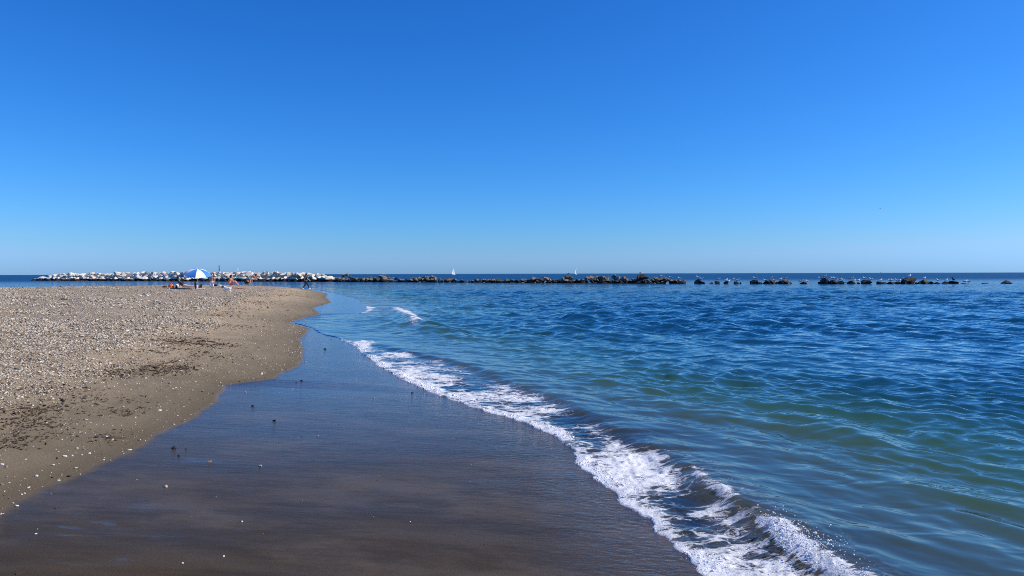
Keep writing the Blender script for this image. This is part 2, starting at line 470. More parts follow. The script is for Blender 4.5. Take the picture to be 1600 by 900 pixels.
aer = t.step(foam, 0.15, 0.8, 0.0, 0.55)      # air bubbles make the water by the foam milky
bc = t.mix(aer, bc, (0.19, 0.165, 0.145))
bd = t.node('ShaderNodeBsdfDiffuse', Color=bc, Normal=t.node('ShaderNodeCombineXYZ', i2=1.0))     # light welling up from inside the water
absb = t.math('SUBTRACT', 1.0, t.math('POWER', 2.718, t.math('MULTIPLY', dep, -6.0)), True)
absb = t.math('MAXIMUM', absb, aer)
body = t.node('ShaderNodeMixShader', Fac=absb, i1=tr, i2=bd)
surf = t.node('ShaderNodeMixShader', Fac=fre, i1=body, i2=gl)
# foam: a torn net of bubbles, denser where the foam attribute is high
fw = t.scaled(P, (0.5, 1.0, 0.3))
f1 = t.noise(fw, 6.0, 6.0, 0.68, 0.8)
f2 = t.noise(fw, 42.0, 4.0, 0.7, 0.5)
wv_ = t.n.new('ShaderNodeVectorMath'); wv_.operation = 'MULTIPLY_ADD'
t.l.new(t.noise(fw, 9.0, 4.0, 0.6, 0.0, 1), wv_.inputs[0]); wv_.inputs[1].default_value = (.16, .16, 0); t.l.new(fw, wv_.inputs[2])
def net(scale, wid):
    v_ = t.n.new('ShaderNodeTexVoronoi'); v_.feature = 'DISTANCE_TO_EDGE'
    t.l.new(wv_.outputs[0], v_.inputs['Vector']); v_.inputs['Scale'].default_value = scale
    return t.math('SUBTRACT', wid, v_.outputs['Distance'])
dd_ = t.math('ADD', foam, t.math('MULTIPLY', t.math('SUBTRACT', f1, 0.5), 0.75))
dd_ = t.math('ADD', dd_, t.math('MULTIPLY', t.math('SUBTRACT', f2, 0.5), 0.35))
w1 = t.step(dd_, 0.34, 1.2, 0.0, 0.36)
w2 = t.step(dd_, 0.40, 1.2, -0.02, 0.40)
w3 = t.step(dd_, 0.44, 1.2, -0.03, 0.46)
ff = t.math('MAXIMUM', t.step(net(5.0, w1), -0.015, 0.05), t.math('MAXIMUM', t.step(net(13.0, w2), -0.02, 0.08), t.step(net(34.0, w3), -0.02, 0.12)))
ff = t.math('MULTIPLY', ff, t.step(foam, 0.04, 0.2))
ff = t.math('MULTIPLY', ff, t.step(dd_, 0.3, 0.95, 0.6, 1.0))
fcol = t.mix(f2, (0.74, 0.75, 0.76), (0.90, 0.90, 0.89))
fd = t.node('ShaderNodeBsdfDiffuse', Color=fcol, Normal=t.bump(t.math('ADD', f2, f1), 0.65, 0.03))
sea_mat = t.done(t.node('ShaderNodeMixShader', Fac=ff, i1=surf, i2=fd))
tag(add('sea', me, sea_mat), 'blue green sea with small waves breaking on the beach', kind='structure')

# ------------------------------------------------------------------ small merged litter: gravel, shells, weed, foam
t_ = (1 + 5 ** 0.5) / 2
ICO_V = np.array([(-1, t_, 0), (1, t_, 0), (-1, -t_, 0), (1, -t_, 0), (0, -1, t_), (0, 1, t_), (0, -1, -t_), (0, 1, -t_), (t_, 0, -1), (t_, 0, 1), (-t_, 0, -1), (-t_, 0, 1)]) / math.hypot(1, t_)
ICO_F = np.array([(0, 11, 5), (0, 5, 1), (0, 1, 7), (0, 7, 10), (0, 10, 11), (1, 5, 9), (5, 11, 4), (11, 10, 2), (10, 7, 6), (7, 1, 8), (3, 9, 4), (3, 4, 2), (3, 2, 6), (3, 6, 8), (3, 8, 9), (4, 9, 5), (2, 4, 11), (6, 2, 10), (8, 6, 7), (9, 8, 1)])
OCT_V = np.array([(1, 0, 0), (-1, 0, 0), (0, 1, 0), (0, -1, 0), (0, 0, 1), (0, 0, -1)], float)
OCT_F = np.array([(0, 2, 4), (2, 1, 4), (1, 3, 4), (3, 0, 4), (2, 0, 5), (1, 2, 5), (3, 1, 5), (0, 3, 5)])

def scatter(name, pos, sc, col, mat, ico=True, tilt=0.35, jitter=0.25, smooth=False, yaw=None):
    n = len(pos)
    bv, bf = (ICO_V, ICO_F) if ico else (OCT_V, OCT_F)
    v = bv[None] * (1 + jitter * rng.uniform(-1, 1, (n, len(bv), 1)))
    v = v * sc[:, None, :]
    a = rng.uniform(0, 2 * np.pi, n) if yaw is None else yaw
    b = rng.normal(0, tilt, n)
    ca, sa, cb, sb = np.cos(a)[:, None], np.sin(a)[:, None], np.cos(b)[:, None], np.sin(b)[:, None]
    x, y, z = v[..., 0], v[..., 1], v[..., 2]
    x, z = x * cb - z * sb, x * sb + z * cb
    x, y = x * ca - y * sa, x * sa + y * ca
    v = np.stack([x, y, z], -1) + pos[:, None, :]
    f = bf[None] + (np.arange(n) * len(bv))[:, None, None]
    me = mesh_np(name, v.reshape(-1, 3), f.reshape(-1, 3), smooth)
    cattr(me, 'tint', np.repeat(col, len(bv), 0))
    return add(name, me, mat)

def tint_mat(name, rough=0.75, spec=0.4):
    t = NT(name)
    c = t.attr('tint', 0)
    n = t.noise(t.pos(), 160.0, 3.0)
    p = t.n.new('ShaderNodeBsdfPrincipled')
    t.put(p.inputs['Base Color'], t.mix(n, t.mix(0.35, c, (0.02, 0.02, 0.02)), c))
    p.inputs['Roughness'].default_value = rough; p.inputs['Specular IOR Level'].default_value = spec
    return t.done(p.outputs[0])

peb_mat = tint_mat('pebble_stone')
weed_mat = tint_mat('dried_weed', 0.9, 0.2)

def pebble_cols(n, w):
    pal = np.array([(.82, .70, .54), (.64, .53, .39), (.44, .36, .265), (.27, .22, .16), (.36, .245, .145), (.11, .082, .06), (.46, .33, .215)])
    c = pal[rng.choice(len(pal), n, p=np.array(w) / sum(w))]
    return np.clip(c * rng.uniform(.75, 1.2, (n, 1)), 0, 0.85)

def spread(n, y0, y1, p, lo, hi):
    """n points over Y in [y0, y1] with density falling as Y**p, X between the callables lo(Y) and hi(Y)"""
    yy = np.linspace(y0, y1, 4000)
    w = np.maximum(hi(yy) - lo(yy), 0) * yy ** p
    c = np.cumsum(w); c /= c[-1]
    Y = np.interp(rng.random(n), c, yy)
    return lo(Y) + (hi(Y) - lo(Y)) * rng.random(n), Y

edge = lambda Y: -(Y + 2.0) * 0.78
X, Y = spread(230000, 5.5, 62, -1.6, edge, lambda Y: np.interp(Y, GR_Y, GR_X) + 0.9)
g = np.interp(Y, GR_Y, GR_X) - X
patch = fbm(X * 0.45, Y * 0.45, 81, 3)
keep = rng.random(len(X)) < sstep(-0.9, 0.8, g + 2.4 * patch) * (0.12 + 0.88 * sstep(-0.25, 0.2, patch + 0.2 * np.sin(g * 1.5 + 2 * patch) + 0.34 * sstep(20, 10, Y) - 0.26 * sstep(14, 32, Y)))
keep &= np.interp(Y, FAR_Y, FAR_X) - X < 1
for u_, v_, r_ in ((266, 450, .8), (285, 451, .8), (305, 451.5, .9), (320, 451.5, .7), (355, 456.5, .5)):      # trodden sand where people and the dog are
    q_ = gt(u_, v_); keep &= (X - q_[0]) ** 2 + ((Y - q_[1]) / 1.6) ** 2 > r_ ** 2
X, Y = X[keep], Y[keep]
n = len(X)
s = np.exp(rng.normal(math.log(0.0092), 0.42, n)) * np.clip(Y / 11, 0.9, 2.6) ** 0.75
sc = np.stack([s * rng.uniform(1, 1.7, n), s, s * rng.uniform(.35, .65, n)], -1)
pos = np.stack([X, Y, ground(X, Y) + s * 0.25], -1)
tag(scatter('gravel', pos, sc, pebble_cols(n, [30, 24, 14, 10, 8, 8, 6]), peb_mat, ico=False, smooth=True), 'pale shell and pebble gravel covering the upper beach', 'gravel', kind='stuff')

# sparse shells and pebbles on the bare sand
X, Y = spread(9000, 3.2, 45, -1.0, lambda Y: np.interp(Y, GR_Y, GR_X), lambda Y: shore(Y)[1])
X2, Y2 = spread(170, 3.2, 30, -0.8, lambda Y: shore(Y)[1], lambda Y: shore(Y)[0] - 0.25 * (shore(Y)[0] - shore(Y)[1]))
X, Y = np.concatenate([X, X2]), np.concatenate([Y, Y2])
k = rng.random(len(X)) < np.where(X < shore(Y)[1], 0.25 + 0.75 * sstep(-.05, .25, fbm(X * .8, Y * .8, 83, 3)), 0.5)
X, Y = X[k], Y[k]; n = len(X)
s = np.exp(rng.normal(math.log(0.0048), 0.42, n)) * np.clip(Y / 7, 0.8, 3) ** 0.5
sc = np.stack([s * rng.uniform(1, 1.8, n), s, s * rng.uniform(.35, .7, n)], -1)
tag(scatter('shell_litter', np.stack([X, Y, ground(X, Y) + s * .3], -1), sc, pebble_cols(n, [34, 20, 10, 8, 10, 16, 4]), peb_mat, smooth=True), 'tiny shell fragments and pebbles sprinkled over the bare sand', 'shell litter', kind='stuff')

# dried weed in drifts
PX, PY = [], []
for u, v, du, dv, n in ((295, 532, 60, 9, 700), (262, 572, 45, 10, 800), (185, 582, 30, 9, 420), (320, 538, 55, 6, 500), (60, 640, 60, 8, 420), (50, 656, 70, 18, 420), (20, 690, 40, 8, 260),
                        (140, 625, 60, 9, 220), (190, 640, 50, 8, 160), (335, 508, 50, 6, 420), (350, 492, 40, 5, 260), (420, 461, 55, 4, 900), (395, 472, 45, 5, 500), (440, 455, 35, 3, 500), (360, 482, 60, 5, 260),
                        (110, 452, 120, 3, 330), (60, 466, 90, 6, 240), (220, 454, 60, 3, 220), (300, 462, 80, 4, 200), (240, 548, 30, 6, 160), (330, 556, 40, 6, 150), (160, 685, 14, 3, 60), (100, 610, 60, 6, 160)):
    uu = u + du * rng.normal(0, .5, n); vv = np.maximum(v + dv * rng.normal(0, .5, n) + (uu - u) * 0.04, 446)
    for a, b in zip(uu[:max(1, n // 15)], vv):
        x, y, _ = gt(a, b)
        m = 12
        PX += list(x + rng.normal(0, .07 + y * .006, m)); PY += list(y + rng.normal(0, .10 + y * .012, m))
X, Y = np.array(PX), np.array(PY)
k = (X < shore(Y)[1] - 0.15) & (np.interp(Y, FAR_Y, FAR_X) - X < 1) & (Y > 3)
X, Y = X[k], Y[k]; n = len(X)
L = np.exp(rng.normal(math.log(0.019), .45, n)) * np.clip(Y / 9, .9, 3) ** .6
sc = np.stack([L, L * rng.uniform(.12, .35, n), L * rng.uniform(.1, .28, n)], -1)
col = np.array([(.10, .068, .042)]) * rng.uniform(.5, 1.9, (n, 1))
tag(scatter('seaweed_litter', np.stack([X, Y, ground(X, Y) + .005], -1), sc, col, weed_mat, ico=False, yaw=rng.normal(0, .7, n)), 'dark dried weed scraps drifted in bands on the sand', 'seaweed litter', kind='stuff')

# ------------------------------------------------------------------ rocks
def rock_mesh(name, seed, cuts=13, sub=2):
    r = np.random.default_rng(seed)
    bm = bmesh.new()
    bmesh.ops.create_icosphere(bm, subdivisions=sub + 1, radius=1.0)
    v = np.array([x.co for x in bm.verts])
    nn = r.normal(size=(cuts, 3)); nn /= np.linalg.norm(nn, axis=1)[:, None]
    dd = r.uniform(0.32, 0.72, cuts)
    for n_, d_ in zip(nn, dd):
        e = v @ n_ - d_
        v = v - np.maximum(e, 0)[:, None] * n_
    v *= 1 + 0.10 * fbm(v[:, 0] * 2.2 + v[:, 2], v[:, 1] * 2.2 - v[:, 2] * 1.3, seed, 3)[:, None]
    v /= np.abs(v).max(0)
    for x, c in zip(bm.verts, v): x.co = c
    me = bpy.data.meshes.new(name); bm.to_mesh(me); bm.free()
    return me

def rock_mat(name, lo, hi, wet_top, wetcol, lichen=None):
    t = NT(name)
    P = t.pos()
    oi = t.n.new('ShaderNodeObjectInfo')
    tc = t.node('ShaderNodeTexCoord', out=3)
    n1 = t.noise(tc, 1.6, 5.0, 0.65); n2 = t.noise(tc, 7.0, 5.0, 0.7)
    c = t.mix(t.math('ADD', t.math('MULTIPLY', n1, 0.6), t.math('MULTIPLY', oi.outputs['Random'], 0.5), True), lo, hi)
    if lichen: c = t.mix(t.step(n1, 0.5, 0.66), c, lichen)
    c = t.mix(t.step(n2, 0.56, 0.72), c, tuple(x * 0.45 for x in lo))
    sp = t.n.new('ShaderNodeSeparateXYZ'); t.l.new(P, sp.inputs[0])
    z = t.math('ADD', sp.outputs[2], t.math('MULTIPLY', t.math('SUBTRACT', t.noise(P, 1.1, 4.0), 0.5), 0.5))
    c = t.mix(t.step(z, wet_top + 0.1, wet_top - 0.08), c, wetcol)      # the dark band of weed the tide leaves
    p = t.n.new('ShaderNodeBsdfPrincipled')
    t.put(p.inputs['Base Color'], c); p.inputs['Roughness'].default_value = 0.85; p.inputs['Specular IOR Level'].default_value = 0.3
    t.put(p.inputs['Normal'], t.bump(n2, 0.6, 0.12))
    return t.done(p.outputs[0])

M_WHITE = rock_mat('pale_limestone', (0.60, 0.50, 0.37), (0.85, 0.785, 0.67), 0.55, (0.02, 0.018, 0.014))
M_DARK = rock_mat('weathered_rock', (0.10, 0.076, 0.052), (0.34, 0.27, 0.19), 0.42, (0.014, 0.012, 0.010), (0.03, 0.025, 0.018))
M_REEF = rock_mat('dark_reef_rock', (0.05, 0.038, 0.027), (0.15, 0.112, 0.075), 0.30, (0.012, 0.010, 0.010), (0.03, 0.024, 0.02))
M_BLACK = rock_mat('black_rock', (0.02, 0.018, 0.017), (0.05, 0.045, 0.04), 0.4, (0.01, 0.01, 0.01))
WHITE_R = [rock_mesh('pale_boulder', 100 + i) for i in range(9)]
DARK_R = [rock_mesh('weathered_boulder', 200 + i) for i in range(9)]
REEF_R = [rock_mesh('reef_boulder', 300 + i, 9) for i in range(8)]
BLACK_R = [rock_mesh('black_boulder', 400)]
for ms, mt in ((WHITE_R, M_WHITE), (DARK_R, M_DARK), (REEF_R, M_REEF), (BLACK_R, M_BLACK)):
    for m_ in ms: m_.materials.append(mt)

LINE_U = np.array([40, 300, 525, 700, 1000, 1300, 1600])
LINE_V = np.array([438.6, 439.6, 440.4, 441.3, 443.0, 443.6, 443.3])
def line(u):
    return gp(u, float(np.interp(u, LINE_U, LINE_V)), 0.0)

def rock(name, meshes, x, y, z, sx, sy, sz, label, group, cat='rock', tilt=0.5):
    o = add(name, random.choice(meshes), None, None, (x, y, z), (random.uniform(-tilt, tilt), random.uniform(-tilt, tilt), random.uniform(0, 6.28)), (sx, sy, sz))
    return tag(o, label, cat, group)

# the long white jetty: courses of boulders over a rubble mound
JT_U = np.array([50, 62, 75, 92, 180, 300, 420, 470, 498, 514, 526])
JT_V = np.array([437.5, 433.5, 430.0, 425.8, 424.9, 424.3, 423.8, 426.2, 428.2, 431.0, 436.0])
mv, mf = [], []
us = np.linspace(56, 520, 60)
for i, u in enumerate(us):
    x, y = line(u)
    h = max(0.1, zat(u, float(np.interp(u, JT_U, JT_V)), y + 3) - 0.42)
    for dy_, z_ in ((0.7, -1.2), (0.9, -0.1), (3.2, h), (6.0, h), (9.5, -1.2)): mv.append((x, y + dy_, z_))
    if i:
        for j in range(4): mf.append(((i - 1) * 5 + j, i * 5 + j, i * 5 + j + 1, (i - 1) * 5 + j + 1))
core = add('rubble_mound', mesh_np('rubble_mound', np.array(mv), np.array(mf), False), M_WHITE)
tag(core, 'rubble core under the pale jetty boulders', kind='structure')
STRETCH = ((95, 'at the white jetty\'s tapering tip'), (190, 'on the white jetty near its tip'), (282, 'on the white jetty behind the orange bag'),
           (335, 'on the white jetty behind the beach parasol'), (405, 'on the white jetty behind the seated sunbather'), (465, 'on the white jetty before the walker'),
           (600, 'at the white jetty\'s inner end'))
COURSE = ('dark wet waterline boulder', 'pale boulder just above the waterline', 'cream boulder halfway up', 'bleached crest boulder')
def stretch(u): return next(s_ for k_, s_ in STRETCH if u < k_)
u = 54.0
for course in range(4):
    u = 52.0 + course * 3
    while u < 522:
        x, y = line(u)
        ppm = F / y
        top = zat(u, float(np.interp(u, JT_U, JT_V)), y + 3)
        w = random.choice((1.0, 1.15, 1.3, 1.45, 1.7)) * random.uniform(.9, 1.1)
        zc = (-0.05, 0.62, 1.35, 2.0)[course]
        if course == 3: zc = top - 0.44 * w * random.uniform(0.9, 1.1)
        off = 0.3 + max(0.0, zc) * 1.45
        if zc + 0.25 < top and not (course == 3 and top < 1.0):
            rock('jetty_boulder', WHITE_R, x + random.uniform(-.15, .15), y + off + random.uniform(-.25, .25), zc + random.uniform(-.1, .1), w * random.uniform(.68, .86), w * 0.6, w * random.uniform(.40, .48),
                 f'{COURSE[course]} {stretch(u)}', f'{COURSE[course]} {stretch(u)}', 'boulder', 0.28)
        u += w * ppm * random.uniform(0.76, 0.92)

# dark heap of the breakwater in the middle
SK = [(522, 431.5), (533, 430.5), (536, 427.5), (544, 427.3), (546, 432), (568, 433), (590, 432), (594, 428.8), (602, 428.3), (606, 432.5), (635, 433.5), (641, 432), (664, 432), (670, 430.5), (676, 430.5), (680, 433.5),
      (707, 434), (711, 437.6), (724, 437.3), (731, 436.6), (737, 438), (744, 434.2), (760, 434), (762, 435), (782, 435.2), (785, 437.5), (790, 436), (800, 433.6), (840, 432.6), (880, 433), (886, 428.6), (892, 429.2), (898, 434.5),
      (912, 433.6), (920, 431.8), (935, 430.3), (950, 430.6), (962, 429), (972, 431.5), (986, 434.2), (997, 433), (1020, 434), (1026, 431.8), (1040, 431.4), (1045, 435.5), (1058, 436), (1072, 437.0), (1074, 441)]
SKU, SKV = np.array(SK).T
ZONE = ((560, 'beside the white jetty\'s inner end'), (635, 'on the low dark neck past the walker'), (715, 'beneath the sailboat with two white sails'),
        (790, 'in the broken gap of the breakwater'), (880, 'on the flat breakwater run after the gap'), (925, 'beneath the slim heeling sailboat'),
        (992, 'on the tall heap before the black slab'), (1100, 'at the seaward foot of the black slab'))
def zone(u): return next(s_ for k_, s_ in ZONE if u < k_)
for layer in range(3):
    u = 523.0 + 2 * layer
    while u < 1073:
        x, y = line(u)
        ppm = F / y
        top = zat(u, float(np.interp(u, SKU, SKV)), y + .8 * layer)
        w = random.uniform(0.75, 1.5)
        if layer == 0: h = min(top, random.uniform(.3, .65))
        elif layer == 1: h = min(top, random.uniform(.7, 1.1)) if top > 0.7 else 0
        else: h = top if top > 1.1 else 0
        if h > 0.08:
            sz = min(w * random.uniform(.38, .5), h * .6 + .16)
            kind_ = ('dark waterline rock', 'mottled brown middle rock', 'grey tan crest rock')[layer]
            rock('breakwater_rock', DARK_R, x, y + .75 * layer + random.uniform(-.2, .2), h - sz * .9, w * .6, w * .55, sz, f'{kind_} {zone(u)}', f'{kind_} {zone(u)}', 'rock', 0.35)
        u += w * ppm * random.uniform(0.66, 0.9)
x, y = line(1005)
o = rock('slab_rock', BLACK_R, x + .05, y + 1.0, zat(1005, 434.0, y + 1), 1.25, .8, .62, 'big black tilted slab jutting above the horizon on the dark breakwater', None, 'rock', 0.0)
o.rotation_euler = (0.1, 0.16, 0.3)
o = rock('slab_rock', BLACK_R, x - .75, y + .9, zat(997, 436.5, y + 1), .48, .5, .95, 'black upright block propping the tilted slab on the breakwater', None, 'rock', 0.0)

# the low reef of separate dark rocks farther out
REEF = [(1086, 1099, 436.2), (1109, 1117, 441.2), (1117, 1126, 438.8), (1131, 1139, 437.6), (1146, 1156, 438.2), (1156, 1160, 441), (1172, 1184, 437.2), (1184, 1192, 440.4), (1192, 1203, 438), (1201, 1214, 436.0), (1212, 1221, 440.3),
        (1219, 1235, 435.4), (1247, 1263, 439.6), (1277, 1297, 433.6), (1296, 1308, 437.2), (1307, 1322, 438.2), (1326, 1338, 438.2), (1339, 1346, 440.8), (1344, 1361, 437.6), (1367, 1384, 438), (1383, 1396, 438.8), (1396, 1412, 440),
        (1411, 1432, 433.2), (1433, 1454, 437.0), (1458, 1469, 440.6), (1470, 1482, 439.4), (1484, 1500, 438.8), (1500, 1520, 441.8), (1534, 1550, 441.6), (1567, 1587, 437.6)]
LOOK = ['low rounded dark rock', 'tiny dark rock barely awash', 'small dark rock', 'narrow dark rock', 'small flat dark rock', 'black stone just breaking the surface', 'hunched dark rock', 'flat dark ledge', 'broad brown rock', 'brown dome of rock', 'low black ledge',
        'high brown hump of rock', 'long flat dark rock', 'tallest rock of the gull crowd', 'jagged dark rock', 'low uneven dark rock', 'small pointed dark rock', 'tiny wet stone', 'wide sloping dark rock', 'black wedge of rock', 'rugged dark rock', 'low pale flecked ledge',
        'tall brown topped boulder', 'smooth black dome of rock', 'small awash rock', 'low dark rock with pale flecks', 'dark rock under the cormorant', 'long reef ledge just awash', 'faint rock nearly under water', 'lone brown rock']
ORD = ['first', 'second', 'third', 'fourth', 'fifth', 'sixth', 'seventh', 'eighth', 'ninth', 'tenth', 'eleventh', 'twelfth', 'thirteenth', 'fourteenth', 'fifteenth', 'sixteenth', 'seventeenth', 'eighteenth', 'nineteenth', 'twentieth',
       'twenty-first', 'twenty-second', 'twenty-third', 'twenty-fourth', 'twenty-fifth', 'twenty-sixth', 'twenty-seventh', 'twenty-eighth', 'twenty-ninth', 'thirtieth']
for i, (a, b, tv) in enumerate(REEF):
    uc = (a + b) / 2
    x, y = line(uc)
    w = (b - a) / F * y
    top = max(zat(uc, tv, y), 0.12)
    sz = top * .62 + .22
    o = add('reef_rock', REEF_R[i % len(REEF_R)], None, None, (x, y + random.uniform(-.2, .6), top - sz), (random.uniform(-.15, .15), random.uniform(-.12, .12), random.choice((0, 3.14)) + random.uniform(-.3, .3)), (w * .56, max(.4, w * .4), sz))
    tag(o, f'{LOOK[i]}, {ORD[i]} along the reef from the breakwater towards open sea', 'rock', 'dark rocks strung along the gull reef')
    if w > 1.2 and top > .6:      # rubble at the foot of the bigger ones
        for s_ in (-1, 1):
            rock('reef_stone', REEF_R, x + s_ * w * .42, y - .35, 0.05, w * .18, w * .18, .28, f'small wet stone lying against the {LOOK[i]}', f'stones at the foot of the {LOOK[i]}', 'stone')

# ------------------------------------------------------------------ skinned figures
def tube(bm, pts, rad, seg=8, caps=True):
    """tapered tube through pts (list of Vector) with radii"""
    rings = []
    pts = [Vector(p) for p in pts]
    for i, p in enumerate(pts):
        d = (pts[min(i + 1, len(pts) - 1)] - pts[max(i - 1, 0)]).normalized()
        q = d.to_track_quat('Z', 'Y')
        r = rad[i] if isinstance(rad, (list, tuple)) else rad
        rings.append([bm.verts.new(p + q @ Vector((r * math.cos(2 * math.pi * k / seg), r * math.sin(2 * math.pi * k / seg), 0))) for k in range(seg)])
    for a, b in zip(rings, rings[1:]):
        for k in range(seg): bm.faces.new((a[k], a[(k + 1) % seg], b[(k + 1) % seg], b[k]))
    if caps:
        bm.faces.new(rings[0][::-1]); bm.faces.new(rings[-1])

def ball(bm, c, r, sx=1, sy=1, sz=1, rot=None, u=12, v=8):
    m = Matrix.Translation(c)
    if rot is not None: m = m @ rot
    bmesh.ops.create_uvsphere(bm, u_segments=u, v_segments=v, radius=r, matrix=m @ Matrix.Diagonal((sx, sy, sz, 1)))

def from_bm(name, bm, mat, parent=None, smooth=True):
    bmesh.ops.recalc_face_normals(bm, faces=bm.faces)
    me = bpy.data.meshes.new(name); bm.to_mesh(me); bm.free()
    for p in me.polygons: p.use_smooth = smooth
    return add(name, me, mat, parent)

def skin(name, joints, edges, root, mat, parent, subsurf=2, extra=None):
    names = list(joints)
    me = bpy.data.meshes.new(name)
    me.from_pydata([joints[n][0] for n in names], [(names.index(a), names.index(b)) for a, b in edges], [])
    o = bpy.data.objects.new(name, me); COL.objects.link(o)
    o.modifiers.new('skin', 'SKIN')
    sv = me.skin_vertices[0].data
    for i, n in enumerate(names):
        r = joints[n][1]
        sv[i].radius = r if isinstance(r, tuple) else (r, r)
        sv[i].use_root = n == root
    o.modifiers.new('sub', 'SUBSURF').levels = subsurf
    o.modifiers['sub'].render_levels = subsurf
    dg = bpy.context.evaluated_depsgraph_get(); dg.update()
    bm = bmesh.new()
    bm.from_mesh(bpy.data.meshes.new_from_object(o.evaluated_get(dg)))
    bpy.data.objects.remove(o)
    if extra: extra(bm)
    return from_bm(name, bm, mat, parent)

def hand_bits(bm, wrist, direction, palm_n, size=1.0):
    """a palm with four unequal, slightly curled fingers and a thumb off its side"""
    d = Vector(direction).normalized(); n = Vector(palm_n); n = (n - d * n.dot(d)).normalized(); s_ = d.cross(n)
    w = Vector(wrist)
    ball(bm, w + d * .045 * size, .04 * size, 1, 1, 1, Matrix((s_, d, n)).transposed().to_4x4() @ Matrix.Diagonal((.95, 1.25, .45, 1)), 10, 6)
    for k, L in ((-1.5, .066), (-.5, .082), (.5, .076), (1.5, .060)):
        b = w + d * .075 * size + s_ * k * .02 * size
        tube(bm, [b, b + d * L * .45 * size, b + (d * .75 * L + n * .25 * L) * size, b + (d * .92 * L + n * .5 * L) * size], [.0095 * size, .009 * size, .008 * size, .005 * size], 6)
    b = w + d * .03 * size - s_ * .03 * size
    tube(bm, [b, b + (d * .02 - s_ * .028) * size, b + (d * .048 - s_ * .032 + n * .01) * size], [.012 * size, .011 * size, .007 * size], 6)

def head_bits(bm, c, fwd, up, r=0.105):
    """face details on a head centred at c"""
    f = Vector(fwd).normalized(); u_ = Vector(up); u_ = (u_ - f * u_.dot(f)).normalized(); s_ = f.cross(u_)
    c = Vector(c); B = Matrix((s_, f, u_)).transposed().to_4x4()
    ball(bm, c, r, 1, 1, 1, B @ Matrix.Diagonal((.78, .95, 1.18, 1)), 16, 12)
    ball(bm, c + f * r * .96 - u_ * r * .08, r * .17, 1, 1, 1, B @ Matrix.Diagonal((.7, 1.1, 1.5, 1)), 8, 6)           # nose
    ball(bm, c + f * r * .86 - u_ * r * .5, r * .2, 1, 1, 1, B @ Matrix.Diagonal((1.2, .5, .45, 1)), 8, 6)            # mouth
    for q in (-1, 1):
        ball(bm, c + f * r * .84 + s_ * q * r * .32 + u_ * r * .14, r * .13, 1, 1, 1, B @ Matrix.Diagonal((1.2, .6, .8, 1)), 8, 6)
        ball(bm, c + s_ * q * r * .78, r * .22, 1, 1, 1, B @ Matrix.Diagonal((.4, .8, 1.3, 1)), 8, 6)                  # ears

def hair_cap(name, c, fwd, up, mat, parent, r=0.105, long=0.0):
    f = Vector(fwd).normalized(); u_ = Vector(up); u_ = (u_ - f * u_.dot(f)).normalized(); s_ = f.cross(u_)
    B = Matrix((s_, f, u_)).transposed().to_4x4()
    bm = bmesh.new()
    ball(bm, Vector(c) - f * r * .34 + u_ * r * .2, r * 1.06, 1, 1, 1, B @ Matrix.Diagonal((.86, .98, 1.14, 1)), 16, 12)
    if long:
        tube(bm, [Vector(c) - f * r * .7 + u_ * r * .2, Vector(c) - f * r * .95 - u_ * r * .8, Vector(c) - f * r * .8 - u_ * (r + long)], [r * .7, r * .6, r * .25], 8)
    return from_bm(name, bm, mat, parent)

SKIN_P = plain('pale_skin', (0.62, 0.42, 0.31), 0.55)
SKIN_T = plain('tanned_skin', (0.48, 0.26, 0.165), 0.5)
SKIN_R = plain('sunburnt_skin', (0.58, 0.26, 0.17), 0.5)
HAIR_B = plain('brown_hair', (0.07, 0.04, 0.025), 0.6)
HAIR_D = plain('dark_hair', (0.018, 0.014, 0.012), 0.6)
NAVY = plain('navy_cloth', (0.018, 0.024, 0.055), 0.85, bump=0.3)
BLACKC = plain('black_cloth', (0.02, 0.02, 0.024), 0.85)
WHITEC = plain('white_cloth', (0.80, 0.78, 0.76), 0.85)
PINKC = plain('pink_cloth', (0.62, 0.22, 0.22), 0.85)
REDC = plain('red_towel_cloth', (0.50, 0.09, 0.08), 0.9)
PALETOWEL = plain('pale_towel_cloth', (0.70, 0.60, 0.57), 0.9)
ORANGE = plain('orange_canvas', (0.85, 0.17, 0.03), 0.7)
BROWN = plain('brown_canvas', (0.13, 0.07, 0.045), 0.8)
BLUE = plain('blue_nylon', (0.05, 0.22, 0.60), 0.45, 0.05)
WNYL = plain('white_nylon', (0.82, 0.81, 0.80), 0.5, 0.03)
METAL = plain('white_painted_metal', (0.78, 0.77, 0.74), 0.35, 0.03)

def base(name, loc, label, cat, group=None, rz=0.0):
    o = bpy.data.objects.new(name, None); COL.objects.link(o)
    o.location = loc; o.rotation_euler = (0, 0, rz); o.empty_display_size = 0.2
    return tag(o, label, cat, group)

def on_ground(u, v, Y=None):
    if Y is None: return gt(u, v)
    x = xat(u, v, Y)
    return x, Y, float(ground(x, Y))

